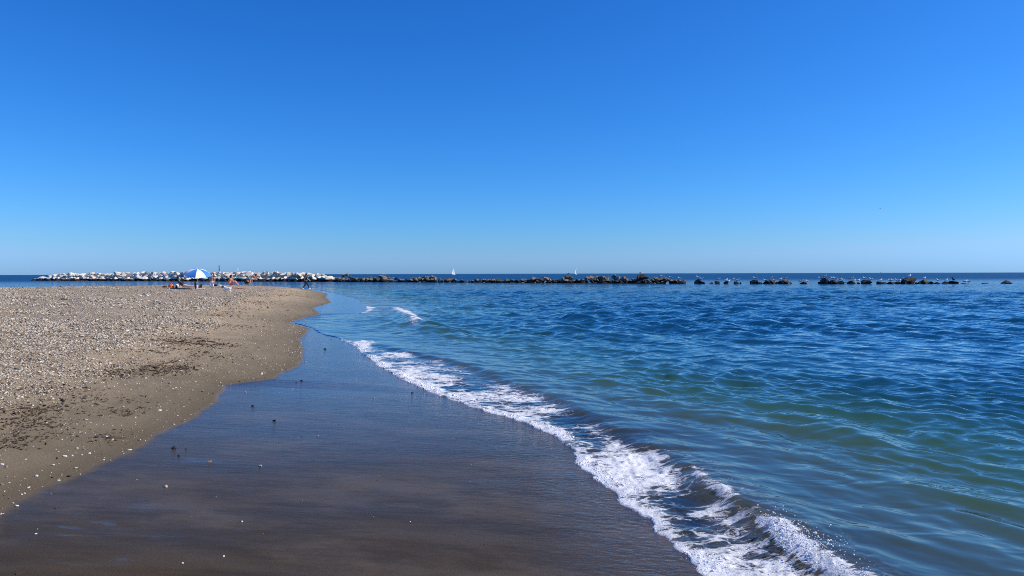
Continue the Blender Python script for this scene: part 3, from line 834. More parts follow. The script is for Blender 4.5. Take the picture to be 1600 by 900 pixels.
def body(parent, mat, J, head, fwd, up, hands, r=1.0, feet=True):
    """J: dict of joints -> (x, y, z); builds the whole skinned body"""
    rad = dict(pelvis=.135, waist=.115, chest=.14, neck0=.075, neck=.052, shl=.062, shr=.062, ell=.041, elr=.041, wrl=.028, wrr=.028,
               hil=.098, hir=.098, knl=.058, knr=.058, anl=.038, anr=.038, tol=.03, tor=.03, hel=.034, her=.034)
    jj = {k: (J[k], rad[k] * r) for k in rad if k in J}
    E_ = [('pelvis', 'waist'), ('waist', 'chest'), ('chest', 'neck0'), ('neck0', 'neck'), ('chest', 'shl'), ('chest', 'shr'), ('shl', 'ell'), ('ell', 'wrl'), ('shr', 'elr'), ('elr', 'wrr'),
          ('pelvis', 'hil'), ('pelvis', 'hir'), ('hil', 'knl'), ('hir', 'knr'), ('knl', 'anl'), ('knr', 'anr'), ('anl', 'tol'), ('anr', 'tor')]
    def extra(bm):
        head_bits(bm, head, fwd, up)
        for w, d, n in hands: hand_bits(bm, w, d, n)
    return skin('body', jj, E_, 'pelvis', mat, parent, 2, extra)

def wear(name, J, chain, rads, root, mat, parent):
    jj = {k: (J[k] if isinstance(k, str) and k in J else k, q) for k, q in zip(chain['j'], rads)}
    return skin(name, jj, chain['e'], root, mat, parent, 2)

def lerp(a, b, f): return tuple(x + (y - x) * f for x, y in zip(a, b))

# sunbather propped on her elbows beside the parasol, facing along +x
y0 = gt(309, 452.5)[1] + 1.35
x0 = xat(287, 451.3, y0); z0 = float(ground(x0, y0))
pr = base('person', (x0, y0, z0), 'sunbather in a navy top reclining on her elbows on a pale towel', 'person', None, 0.0)
J = dict(pelvis=(.16, 0, .13), waist=(-.02, 0, .22), chest=(-.20, 0, .37), neck0=(-.29, 0, .47), neck=(-.31, 0, .53),
         shl=(-.25, .17, .42), shr=(-.25, -.17, .42), ell=(-.42, .2, .13), elr=(-.42, -.2, .13), wrl=(-.18, .24, .06), wrr=(-.18, -.24, .06),
         hil=(.30, .09, .12), hir=(.30, -.09, .12), knl=(.70, .10, .14), knr=(.70, -.10, .12), anl=(1.10, .10, .08), anr=(1.10, -.10, .07), tol=(1.16, .11, .22), tor=(1.17, -.12, .20))
hd = (-.31, 0, .66)
body(pr, SKIN_P, J, hd, (1, -.25, .05), (-.1, 0, 1), [((-.18, .24, .06), (1, .1, -.15), (0, 0, -1)), ((-.18, -.24, .06), (1, -.1, -.15), (0, 0, -1))])
hair_cap('hair', hd, (1, -.25, .05), (-.1, 0, 1), HAIR_B, pr, .108, .16)
T = {k: J[k] for k in J}
T['sl'] = lerp(J['shl'], J['ell'], .4); T['sr'] = lerp(J['shr'], J['elr'], .4); T['tl'] = lerp(J['hil'], J['knl'], .22); T['tr'] = lerp(J['hir'], J['knr'], .22)
wear('navy_top', T, dict(j=['pelvis', 'waist', 'chest', 'neck0', 'shl', 'shr', 'sl', 'sr'],
     e=[('pelvis', 'waist'), ('waist', 'chest'), ('chest', 'neck0'), ('chest', 'shl'), ('chest', 'shr'), ('shl', 'sl'), ('shr', 'sr')]),
     [.152, .13, .155, .085, .075, .075, .062, .062], 'pelvis', NAVY, pr)
for s_ in (-1, 1):
    bm = bmesh.new(); q = J['tol'] if s_ > 0 else J['tor']; a_ = J['anl'] if s_ > 0 else J['anr']
    tube(bm, [Vector(a_) + Vector((.06, 0, -.04)), Vector(q) + Vector((.02, 0, .0)), Vector(q) + Vector((.05, 0, .06))], [.05, .048, .03], 8)
    from_bm('sandal', bm, BLACKC, pr)

def towel(name, loc, L, Wd, mat, label, rz=0.0):
    nx, ny = 26, 10
    gx, gy = np.meshgrid(np.linspace(-L / 2, L / 2, nx), np.linspace(-Wd / 2, Wd / 2, ny))
    wx = loc[0] + gx * math.cos(rz) - gy * math.sin(rz); wy = loc[1] + gx * math.sin(rz) + gy * math.cos(rz)
    z = ground(wx, wy, True) - loc[2] + .035 + .012 * fbm(wx * 5, wy * 5, 91, 3)
    v = np.stack([wx - loc[0], wy - loc[1], z], -1).reshape(-1, 3)
    f = gridfaces(ny, nx)
    bm = bmesh.new(); bm.from_mesh(mesh_np(name, v, f))
    bmesh.ops.solidify(bm, geom=bm.faces[:], thickness=-0.012)
    o = from_bm(name, bm, mat, None, False); o.location = loc
    return tag(o, label, 'towel')
towel('beach_towel', (x0 + .42, y0, z0), 1.75, .75, PALETOWEL, 'pale pinkish towel under the sunbather in the navy top')
pr.location.z = float(ground(x0 + .4, y0)) + .055

# orange bag, small dark bag and mat beside her
x1, y1, z1 = gt(267, 450.2)
bagr = base('beach_bag', (x1, y1, z1), 'bright orange beach bag standing next to the reclining sunbather', 'bag')
bm = bmesh.new()
bmesh.ops.create_cube(bm, size=1.0, matrix=Matrix.Translation((0, 0, .13)) @ Matrix.Diagonal((.40, .22, .27, 1)))
bmesh.ops.bevel(bm, geom=bm.edges[:], offset=.06, segments=3, affect='EDGES')
for v in bm.verts:
    k = 1 - .28 * (v.co.z / .27); v.co.x *= k; v.co.y *= k; v.co.x += .02 * math.sin(v.co.z * 30); v.co.z += .02 * math.sin(v.co.x * 20)
from_bm('bag_body', bm, ORANGE, bagr)
for s_ in (-.08, .08):
    bm = bmesh.new()
    tube(bm, [(-.10, s_, .25), (-.08, s_, .36), (0, s_ * .6, .40), (.08, s_, .35), (.10, s_, .25)], .013, 6)
    from_bm('handle', bm, plain('pinkish_strap', (.65, .33, .3), .8), bagr)
x2, y2, z2 = gt(258, 449.5)
o = base('pouch', (x2, y2, z2), 'small dark pouch lying on the sand beside the orange bag', 'pouch')
bm = bmesh.new(); ball(bm, (0, 0, .06), .14, 1.1, .7, .5); from_bm('pouch_body', bm, BROWN, o)
bm = bmesh.new(); tube(bm, [(-.13, 0, .08), (-.2, -.05, .05), (-.26, 0, .03), (-.2, .05, .02)], .012, 6); from_bm('strap', bm, BLACKC, o)
towel('beach_mat', (x1 - .05, y1 - .25, z1), .75, .3, PINKC, 'faded pink mat on the sand under the orange bag')
x3, y3, z3 = gt(276, 450.6)
o = base('tote_bag', (x3, y3, z3), 'black and white bag slumped behind the back of the reclining sunbather', 'bag')
bm = bmesh.new(); bmesh.ops.create_cube(bm, size=1, matrix=Matrix.Translation((0, 0, .15)) @ Matrix.Rotation(.25, 4, 'Y') @ Matrix.Diagonal((.2, .2, .32, 1)))
bmesh.ops.bevel(bm, geom=bm.edges[:], offset=.04, segments=3, affect='EDGES'); from_bm('white_half', bm, WHITEC, o)
bm = bmesh.new(); bmesh.ops.create_cube(bm, size=1, matrix=Matrix.Translation((.03, -.06, .13)) @ Matrix.Rotation(.25, 4, 'Y') @ Matrix.Diagonal((.09, .16, .27, 1)))
bmesh.ops.bevel(bm, geom=bm.edges[:], offset=.03, segments=2, affect='EDGES'); from_bm('black_half', bm, BLACKC, o)

# the parasol
xp, yp, zp = gt(309, 452.5)
yp2 = yp - .1
par = base('beach_parasol', (xp, yp, zp - .1), 'blue and white panelled beach parasol on a white pole tilted over the sand', 'parasol')
kpx = yp / F
apex = Vector((xat(307.5, 420.3, yp) - xp, 0.35, zat(307.5, 420.3, yp) - zp + .1))
foot = Vector((0, 0, 0))
hub = Vector((0.0, .1, .62))
ax = Vector((.14, -.20, 1.0)).normalized()
apex = Vector((xat(307.5, 420.3, yp) - xp, .12, zat(307.5, 420.3, yp + .12) - zp + .1))
q = Vector((0, 0, 1)).rotation_difference(ax)
RAD, DEP, NS = .92, .41, 8
def canopy_pt(k, s_):
    """k: angle index (float), s_: 0 apex .. 1 rim"""
    a = 2 * math.pi * (k / NS) + R(-74)
    # straight seam-to-seam rims with a slight scallop
    fr_ = (k % 1) - .5
    rr = RAD * (math.cos(math.pi / NS) / math.cos(2 * math.pi / NS * fr_))
    rr *= 1 - .04 * (1 - (2 * fr_) ** 2) * s_
    th = s_ * 1.12
    return apex + q @ Vector((rr * math.sin(th) / math.sin(1.12) * math.cos(a), rr * math.sin(th) / math.sin(1.12) * math.sin(a), -DEP * (1 - math.cos(th)) / (1 - math.cos(1.12))))
for k in range(NS):
    bm = bmesh.new()
    n1, n2 = 6, 9
    g = [[bm.verts.new(canopy_pt(k + i / n1, max(j / n2, .02))) for j in range(n2 + 1)] for i in range(n1 + 1)]
    for i in range(n1):
        for j in range(n2): bm.faces.new((g[i][j], g[i + 1][j], g[i + 1][j + 1], g[i][j + 1]))
    o = from_bm('canopy_panel', bm, WNYL if k % 2 == 0 else BLUE, par)
    o['label'] = 'white parasol panel' if k % 2 == 0 else 'blue parasol panel'
    bm = bmesh.new()
    tube(bm, [canopy_pt(k, j / 6) - q @ Vector((0, 0, .012)) for j in range(7)], .006, 5)
    from_bm('rib', bm, METAL, par)
bm = bmesh.new(); tube(bm, [apex, apex + ax * .03, apex + ax * .07], [.02, .022, .008], 8); from_bm('finial', bm, METAL, par)
bm = bmesh.new()
tube(bm, [foot + Vector((.02, -.08, 0)), foot + Vector((-.035, 0.0, .58))], .026, 10); tube(bm, [foot + Vector((-.035, 0, .56)), apex - ax * .02], .018, 10)
from_bm('pole', bm, METAL, par)
bm = bmesh.new(); ball(bm, (-.035, 0, .58), .045, 1, 1, 1.2); from_bm('tilt_joint', bm, METAL, par)
xb, yb, zb = on_ground(305.4, 449.5, yp + .35)
o = base('parasol_sleeve', (xb, yb, zb), 'slim brown upright sleeve standing beside the white parasol pole', 'sleeve')
bm = bmesh.new(); tube(bm, [(0, 0, 0), (.01, 0, .12), (0, 0, .3), (-.02, 0, .5), (-.015, 0, .58)], [.03, .052, .055, .045, .03], 10); from_bm('sleeve_body', bm, BROWN, o)
bm = bmesh.new(); tube(bm, [(-.02, -.045, .1), (-.05, -.06, .3), (-.03, -.05, .5)], .01, 6); from_bm('strap', bm, BLACKC, o)

# seated sunbather, knees drawn up, on a red towel
xs, _, _ = gt(361, 446.8)
ys_ = 60.0
xs, ys_, zs = on_ground(359.5, 447, ys_)
zs = max(zs, zat(360, 447.6, ys_))
pr = base('person', (xs, ys_, zs + .04), 'sunburnt person sitting hunched with drawn up knees on the red towel', 'person')
J = dict(pelvis=(-.08, 0, .13), waist=(-.06, 0, .30), chest=(.02, 0, .50), neck0=(.07, 0, .60), neck=(.10, 0, .65),
         shl=(.05, .19, .55), shr=(.05, -.19, .55), ell=(.27, .22, .38), elr=(.27, -.22, .38), wrl=(.48, .12, .30), wrr=(.48, -.12, .30),
         hil=(.06, .10, .12), hir=(.06, -.10, .12), knl=(.38, .13, .42), knr=(.40, -.13, .40), anl=(.66, .12, .06), anr=(.70, -.12, .06), tol=(.82, .13, .03), tor=(.86, -.13, .03))
hd = (.13, 0, .77)
body(pr, SKIN_R, J, hd, (1, -.1, -.25), (.2, 0, 1), [(J['wrl'], (.8, -.3, -.3), (0, 0, -1)), (J['wrr'], (.8, .3, -.3), (0, 0, -1))])
hair_cap('hair', hd, (1, -.1, -.25), (.2, 0, 1), HAIR_D, pr, .108, .1)
wear('swimsuit', J, dict(j=['pelvis', 'waist', 'hil', 'hir'], e=[('pelvis', 'waist'), ('pelvis', 'hil'), ('pelvis', 'hir')]), [.15, .13, .112, .112], 'pelvis', REDC, pr)
tw_ = towel('beach_towel', (xs + .2, ys_, zs), 2.1, .9, REDC, 'red towel under the sunburnt person with drawn up knees')
xd, yd, zd = on_ground(337, 446.3, 61.5)
o = base('clothes_bundle', (xd, yd, max(zd, zat(338, 446.6, yd))), 'dark blue and white bundle of clothes beside the red towel', 'bundle')
bm = bmesh.new(); ball(bm, (0, 0, .05), .2, 1.2, .8, .45); from_bm('blue_garment', bm, NAVY, o)
bm = bmesh.new(); ball(bm, (.32, -.05, .04), .15, 1.3, .8, .4); from_bm('white_garment', bm, WHITEC, o)

# bather bending forward at the far edge, and one crouching next to her
xs, ys_, zs = on_ground(392, 445.5, 74.0)
zs = zat(392, 446.5, ys_)
pr = base('person', (xs, ys_, zs), 'sunburnt bather in white shorts bending forward at the water edge', 'person')
J = dict(pelvis=(0, 0, .86), waist=(.10, 0, .93), chest=(.30, 0, .98), neck0=(.40, 0, 1.0), neck=(.45, 0, 1.0),
         shl=(.33, .18, .98), shr=(.33, -.18, .98), ell=(.50, .24, .84), elr=(.52, -.24, .86), wrl=(.68, .22, .92), wrr=(.70, -.22, .95),
         hil=(.0, .10, .80), hir=(.0, -.10, .80), knl=(.06, .12, .44), knr=(-.02, -.14, .44), anl=(-.04, .13, .07), anr=(-.1, -.16, .07), tol=(.1, .14, .03), tor=(.04, -.17, .03))
hd = (.56, 0, 1.03)
body(pr, SKIN_R, J, hd, (.8, -.1, -.5), (.6, 0, .8), [(J['wrl'], (1, 0, .2), (0, 0, -1)), (J['wrr'], (1, 0, .2), (0, 0, -1))])
hair_cap('hair', hd, (.8, -.1, -.5), (.6, 0, .8), HAIR_B, pr)
T = dict(J); T['tl'] = lerp(J['hil'], J['knl'], .55); T['tr'] = lerp(J['hir'], J['knr'], .55)
wear('white_shorts', T, dict(j=['pelvis', 'waist', 'hil', 'hir', 'tl', 'tr'], e=[('pelvis', 'waist'), ('pelvis', 'hil'), ('pelvis', 'hir'), ('hil', 'tl'), ('hir', 'tr')]), [.152, .12, .115, .115, .1, .1], 'pelvis', WHITEC, pr)
xs, ys_, zs = on_ground(383.3, 445.2, 75.0)
zs = zat(383, 445.8, ys_)
pr = base('person', (xs, ys_, zs), 'crouching person in black clothes beside the bending bather', 'person')
J = dict(pelvis=(-.05, 0, .24), waist=(-.02, 0, .40), chest=(.10, 0, .58), neck0=(.16, 0, .67), neck=(.19, 0, .71),
         shl=(.12, .18, .62), shr=(.12, -.18, .62), ell=(.30, .22, .42), elr=(.30, -.22, .42), wrl=(.46, .14, .30), wrr=(.46, -.14, .30),
         hil=(.04, .11, .24), hir=(.04, -.11, .24), knl=(.36, .15, .42), knr=(.36, -.15, .42), anl=(.12, .13, .07), anr=(.12, -.13, .07), tol=(.28, .14, .03), tor=(.28, -.14, .03))
hd = (.24, 0, .83)
body(pr, SKIN_T, J, hd, (1, -.2, -.3), (.2, 0, 1), [(J['wrl'], (.5, -.2, -.8), (0, 0, -1)), (J['wrr'], (.5, .2, -.8), (0, 0, -1))])
hair_cap('hair', hd, (1, -.2, -.3), (.2, 0, 1), HAIR_D, pr)
T = dict(J); T['sl'] = lerp(J['shl'], J['ell'], .8); T['sr'] = lerp(J['shr'], J['elr'], .8); T['tl'] = lerp(J['knl'], J['anl'], .7); T['tr'] = lerp(J['knr'], J['anr'], .7)
wear('black_clothes', T, dict(j=['pelvis', 'waist', 'chest', 'neck0', 'shl', 'shr', 'sl', 'sr', 'hil', 'hir', 'knl', 'knr', 'tl', 'tr'],
     e=[('pelvis', 'waist'), ('waist', 'chest'), ('chest', 'neck0'), ('chest', 'shl'), ('chest', 'shr'), ('shl', 'sl'), ('shr', 'sr'), ('pelvis', 'hil'), ('pelvis', 'hir'), ('hil', 'knl'), ('hir', 'knr'), ('knl', 'tl'), ('knr', 'tr')]),
     [.15, .13, .155, .08, .075, .075, .055, .055, .112, .112, .072, .072, .055, .055], 'pelvis', BLACKC, pr)

# someone half hidden behind the parasol
xs, ys_, zs = on_ground(331.2, 444.5, 58.0)
zs = min(zs, zat(331, 446.8, ys_))
pr = base('person', (xs, ys_, zs), 'dark haired person in white trousers half hidden behind the blue parasol', 'person')
J = dict(pelvis=(0, 0, .50), waist=(0, 0, .62), chest=(0, .0, .78), neck0=(0, 0, .88), neck=(0, 0, .92),
         shl=(-.17, 0, .83), shr=(.17, 0, .83), ell=(-.22, .03, .62), elr=(.22, .03, .62), wrl=(-.20, -.08, .46), wrr=(.20, -.08, .46),
         hil=(-.08, 0, .44), hir=(.08, 0, .44), knl=(-.09, -.06, .24), knr=(.09, -.06, .24), anl=(-.09, .08, .05), anr=(.09, .08, .05), tol=(-.09, .2, .03), tor=(.09, .2, .03))
hd = (0, 0, 1.03)
body(pr, SKIN_T, J, hd, (.3, -1, 0), (0, 0, 1), [(J['wrl'], (0, -.3, -1), (0, -1, 0)), (J['wrr'], (0, -.3, -1), (0, -1, 0))], .85)
hair_cap('hair', hd, (.3, -1, 0), (0, 0, 1), HAIR_D, pr, .108, .15)
T = dict(J); T['tl'] = lerp(J['knl'], J['anl'], .7); T['tr'] = lerp(J['knr'], J['anr'], .7)
wear('white_trousers', T, dict(j=['pelvis', 'waist', 'hil', 'hir', 'knl', 'knr', 'tl', 'tr'], e=[('pelvis', 'waist'), ('pelvis', 'hil'), ('pelvis', 'hir'), ('hil', 'knl'), ('hir', 'knr'), ('knl', 'tl'), ('knr', 'tr')]), [.13, .11, .1, .1, .08, .08, .06, .06], 'pelvis', WHITEC, pr)

# the walker at the water's edge, striding
xs, ys_, zs = on_ground(478.3, 451.6, 80.0)
pr = base('person', (xs, ys_, zs), 'dark haired walker in dark top and navy trousers striding along the water edge', 'person', None, R(25))
J = dict(pelvis=(0, 0, .93), waist=(.01, 0, 1.06), chest=(.03, 0, 1.27), neck0=(.04, 0, 1.42), neck=(.05, 0, 1.48),
         shl=(.03, .19, 1.38), shr=(.03, -.19, 1.38), ell=(-.14, .25, 1.13), elr=(.14, -.24, 1.12), wrl=(-.06, .25, .90), wrr=(.34, -.20, 1.0),
         hil=(.0, .09, .86), hir=(.0, -.09, .86), knl=(.22, .09, .50), knr=(-.12, -.09, .48), anl=(.34, .09, .09), anr=(-.38, -.09, .14), tol=(.47, .10, .06), tor=(-.29, -.1, .03))
hd = (.07, 0, 1.62)
body(pr, SKIN_P, J, hd, (1, 0, -.05), (0, 0, 1), [(J['wrl'], (.2, 0, -1), (1, 0, 0)), (J['wrr'], (.6, .1, -.6), (0, .5, -.5))])
hair_cap('hair', hd, (1, 0, -.05), (0, 0, 1), HAIR_D, pr, .11, .12)
T = dict(J); T['sl'] = lerp(J['shl'], J['ell'], .75); T['sr'] = lerp(J['shr'], J['elr'], .75); T['tl'] = lerp(J['knl'], J['anl'], .85); T['tr'] = lerp(J['knr'], J['anr'], .85)
wear('dark_top', T, dict(j=['pelvis', 'waist', 'chest', 'neck0', 'shl', 'shr', 'sl', 'sr'], e=[('pelvis', 'waist'), ('waist', 'chest'), ('chest', 'neck0'), ('chest', 'shl'), ('chest', 'shr'), ('shl', 'sl'), ('shr', 'sr')]),
     [.15, .135, .162, .085, .08, .08, .062, .062], 'pelvis', plain('charcoal_cloth', (.03, .028, .032), .85), pr)
wear('navy_trousers', T, dict(j=['pelvis', 'hil', 'hir', 'knl', 'knr', 'tl', 'tr'], e=[('pelvis', 'hil'), ('pelvis', 'hir'), ('hil', 'knl'), ('hir', 'knr'), ('knl', 'tl'), ('knr', 'tr')]), [.155, .12, .12, .082, .082, .06, .06], 'pelvis', NAVY, pr)
for a_, b_ in (('anl', 'tol'), ('anr', 'tor')):
    bm = bmesh.new(); tube(bm, [Vector(J[a_]) + Vector((-.05, 0, -.02)), lerp(J[a_], J[b_], .5), Vector(J[b_]) + Vector((.05, 0, 0))], [.05, .05, .03], 8); from_bm('shoe', bm, WHITEC, pr)

# small white dog with a dark head, facing -x
xs, ys_, zs = gt(355.5, 456.6)
dg_ = base('dog', (xs, ys_, zs), 'small white dog with a dark head standing on the gravel', 'dog')
J = dict(hip=((.15, 0, .27), .075), belly=((.0, 0, .26), .078), chest=((-.13, 0, .27), .092), neck=((-.21, 0, .35), .055), head=((-.27, 0, .40), .062), muz=((-.35, 0, .37), .032),
         tail1=((.23, 0, .32), .022), tail2=((.27, 0, .42), .014), hl=((.17, .06, .22), .05), hk=((.13, .065, .14), .03), hh=((.21, .065, .09), .017), hf=((.19, .065, .015), .02),
         rl=((.17, -.06, .22), .05), rk=((.13, -.065, .14), .03), rh=((.21, -.065, .09), .017), rf=((.19, -.065, .015), .02),
         sl=((-.13, .06, .2), .038), se=((-.11, .062, .12), .024), sf=((-.14, .062, .015), .02), pl=((-.13, -.06, .2), .038), pe=((-.11, -.062, .12), .024), pf=((-.18, -.062, .02), .02))
def dog_extra(bm):
    for s_ in (-1, 1): tube(bm, [(-.25, s_ * .045, .44), (-.245, s_ * .07, .43), (-.25, s_ * .085, .37)], [.028, .026, .012], 6)
    ball(bm, (-.385, 0, .375), .014)
skin('body', J, [('hip', 'belly'), ('belly', 'chest'), ('chest', 'neck'), ('neck', 'head'), ('head', 'muz'), ('hip', 'tail1'), ('tail1', 'tail2'), ('hip', 'hl'), ('hl', 'hk'), ('hk', 'hh'), ('hh', 'hf'),
     ('hip', 'rl'), ('rl', 'rk'), ('rk', 'rh'), ('rh', 'rf'), ('chest', 'sl'), ('sl', 'se'), ('se', 'sf'), ('chest', 'pl'), ('pl', 'pe'), ('pe', 'pf')], 'belly', None, dg_, 2, dog_extra)
t = NT('white_and_dark_coat')
tc = t.node('ShaderNodeTexCoord', out=3); sp = t.n.new('ShaderNodeSeparateXYZ'); t.l.new(tc, sp.inputs[0])
k_ = t.step(t.math('ADD', sp.outputs[0], t.math('MULTIPLY', t.noise(tc, 14.0), 0.08)), -.17, -.20)
p = t.n.new('ShaderNodeBsdfPrincipled'); t.put(p.inputs['Base Color'], t.mix(k_, (.80, .76, .70), (.05, .035, .028))); p.inputs['Roughness'].default_value = .9
dg_.children[0].data.materials.append(t.done(p.outputs[0]))

# ------------------------------------------------------------------ boats, marker post, birds
SAILC = plain('white_sailcloth', (0.88, 0.88, 0.87), 0.8, 0.02)
def sailboat(u, v, Y, H, label, sails, heel, rz):
    x = xat(u, v, Y)
    b = base('sailboat', (x, Y, 0.0), label, 'sailboat', None, rz)
    b.rotation_euler = (0, heel, rz)
    L = H * .75
    bm = bmesh.new()
    rings = []
    for i in range(13):
        f = i / 12; xx = (f - .5) * L
        wd = L * .15 * math.sin(math.pi * min(1, .22 + f * .78)) ** .8 if f < 1 else .01
        ring = [bm.verts.new((xx, wd * a, zz)) for a, zz in ((-1, L * .10 + L * .03 * f), (-.8, 0), (0, -L * .05), (.8, 0), (1, L * .10 + L * .03 * f))]
        rings.append(ring)
    for a, c_ in zip(rings, rings[1:]):
        for k in range(4): bm.faces.new((a[k], a[k + 1], c_[k + 1], c_[k]))
        bm.faces.new((a[4], a[0], c_[0], c_[4]))
    bm.faces.new(rings[0]); bm.faces.new(rings[-1][::-1])
    from_bm('hull', bm, plain('boat_white', (.75, .75, .76), .4) if 'slim' in label else plain('boat_pale_hull', (.55, .56, .6), .4), b, False)
    bm = bmesh.new(); bmesh.ops.create_cube(bm, size=1, matrix=Matrix.Translation((-.02 * L, 0, .14 * L)) @ Matrix.Diagonal((.3 * L, .14 * L, .06 * L, 1)))
    bmesh.ops.bevel(bm, geom=bm.edges[:], offset=.015 * L, segments=2, affect='EDGES'); from_bm('cabin', bm, METAL, b)
    bm = bmesh.new(); tube(bm, [(.06 * L, 0, .1 * L), (.06 * L, 0, H)], [.012 * H, .007 * H], 8); from_bm('mast', bm, METAL, b)
    def sail(name, a, bb, cc, belly):
        bm = bmesh.new(); n = 8
        a, bb, cc = Vector(a), Vector(bb), Vector(cc)
        g = [[bm.verts.new(a + (bb - a) * (i / n) + (cc - a) * (j / n) + Vector((0, belly * math.sin(math.pi * (i + .5 * j) / n * .9) * (1 - j / n), 0))) for j in range(n + 1 - i)] for i in range(n + 1)]
        for i in range(n):
            for j in range(n - i):
                bm.faces.new((g[i][j], g[i + 1][j], g[i][j + 1]))
                if j < n - i - 1: bm.faces.new((g[i + 1][j], g[i + 1][j + 1], g[i][j + 1]))
        from_bm(name, bm, SAILC, b)
    sail('main_sail', (.04 * L, 0, .2 * L), (-.42 * L * sails[0], .03 * L, .2 * L), (.05 * L, 0, H * .96), .05 * L)
    sail('jib', (.09 * L, 0, .17 * L), (.44 * L * sails[1], .02 * L, .15 * L), (.07 * L, 0, H * .86), .06 * L)
sailboat(708.5, 427, 1150, 10.8, 'sailboat with two full white sails on the horizon', (1.0, .95), R(2), R(48))
sailboat(899.5, 427, 1250, 12.0, 'slim white sailboat heeling with narrow sails on the horizon', (.55, .3), R(9), R(50))
x = xat(1377.5, 425.6, 3200)
b = base('motor_boat', (x, 3200, 0), 'tiny grey boat far out on the horizon line', 'boat', None, .4)
bm = bmesh.new(); bmesh.ops.create_cube(bm, size=1, matrix=Matrix.Translation((0, 0, 1.2)) @ Matrix.Diagonal((11, 3.4, 2.6, 1)))
for v in bm.verts:
    if v.co.x > 0: v.co.y *= .25
    if v.co.z < 0: v.co.x *= .85
from_bm('hull', bm, plain('grey_hull', (.35, .38, .42), .5), b, False)
bm = bmesh.new(); bmesh.ops.create_cube(bm, size=1, matrix=Matrix.Translation((-1, 0, 3.8)) @ Matrix.Diagonal((4, 2.6, 2.8, 1))); from_bm('wheelhouse', bm, METAL, b, False)
bm = bmesh.new(); tube(bm, [(-1, 0, 5), (-1, 0, 9)], .15, 6); from_bm('mast', bm, METAL, b)

x, y = line(342); y += 6
zc = zat(342.5, 424.2, y) - .3
b = base('marker_post', (xat(342.5, 424, y), y, zc), 'thin dark marker post standing on top of the white jetty', 'post')
bm = bmesh.new(); tube(bm, [(0, 0, 0), (0, 0, zat(342.5, 414.6, y) - zc)], [.13, .1], 8); from_bm('post', bm, plain('dark_iron', (.03, .035, .045), .6), b)
bm = bmesh.new(); tube(bm, [(0, 0, 0), (0, 0, .3)], [.34, .25], 10); from_bm('footing', bm, plain('grey_concrete', (.35, .33, .3), .9), b)
x, y = line(371.5); y += 5.5
zc = zat(371.5, 424.2, y) - .3
b = base('signal_pole', (xat(371.5, 424, y), y, zc), 'short white pole standing on the jetty crest beyond the seated sunbather', 'pole')
bm = bmesh.new(); tube(bm, [(0, 0, 0), (0, 0, zat(371.5, 418.6, y) - zc)], [.12, .08], 8); from_bm('pole', bm, METAL, b)
bm = bmesh.new(); tube(bm, [(0, 0, 0), (0, 0, .28)], [.3, .22], 10); from_bm('footing', bm, plain('grey_concrete_base', (.35, .33, .3), .9), b)

def gull_mesh():
    bm = bmesh.new()
    tube(bm, [(-.27, 0, .20), (-.15, 0, .215), (0, 0, .22), (.12, 0, .245), (.19, 0, .30), (.215, 0, .35)], [.012, .055, .085, .075, .045, .035], 10)
    ball(bm, (.235, 0, .385), .048, 1.1, .9, .95, None, 10, 8)
    for s_ in (-1, 1): tube(bm, [(0.0, s_ * .03, .16), (.01, s_ * .03, .0), (.06, s_ * .03, .0)], .008, 5)
    bmesh.ops.recalc_face_normals(bm, faces=bm.faces)
    n_white = len(bm.faces)
    for s_ in (-1, 1): tube(bm, [(.1, s_ * .06, .26), (-.05, s_ * .078, .25), (-.22, s_ * .045, .235), (-.34, s_ * .02, .225)], [.02, .05, .035, .008], 8)
    n_grey = len(bm.faces)
    tube(bm, [(.275, 0, .385), (.325, 0, .375), (.345, 0, .365)], [.014, .012, .004], 6)
    bm.faces.ensure_lookup_table()
    for i, f in enumerate(bm.faces):
        f.smooth = True; f.material_index = 0 if i < n_white else (1 if i < n_grey else 2)
    me = bpy.data.meshes.new('gull'); bm.to_mesh(me); bm.free()
    for m_ in (plain('gull_white', (.85, .85, .84), .7), plain('gull_grey', (.30, .32, .35), .7), plain('gull_beak', (.7, .42, .05), .5)): me.materials.append(m_)
    return me
GULL = gull_mesh()
bpy.context.view_layer.update()
DG = bpy.context.evaluated_depsgraph_get()
def perch(u):
    x, y = line(u)
    best = None
    for dy_ in np.linspace(-.6, 2.6, 17):
        xx = x * (y + dy_) / y
        ok, p, *_ = S.ray_cast(DG, Vector((xx, y + dy_, 12)), Vector((0, 0, -1)))
        if ok and (best is None or p.z > best.z): best = p
    return best
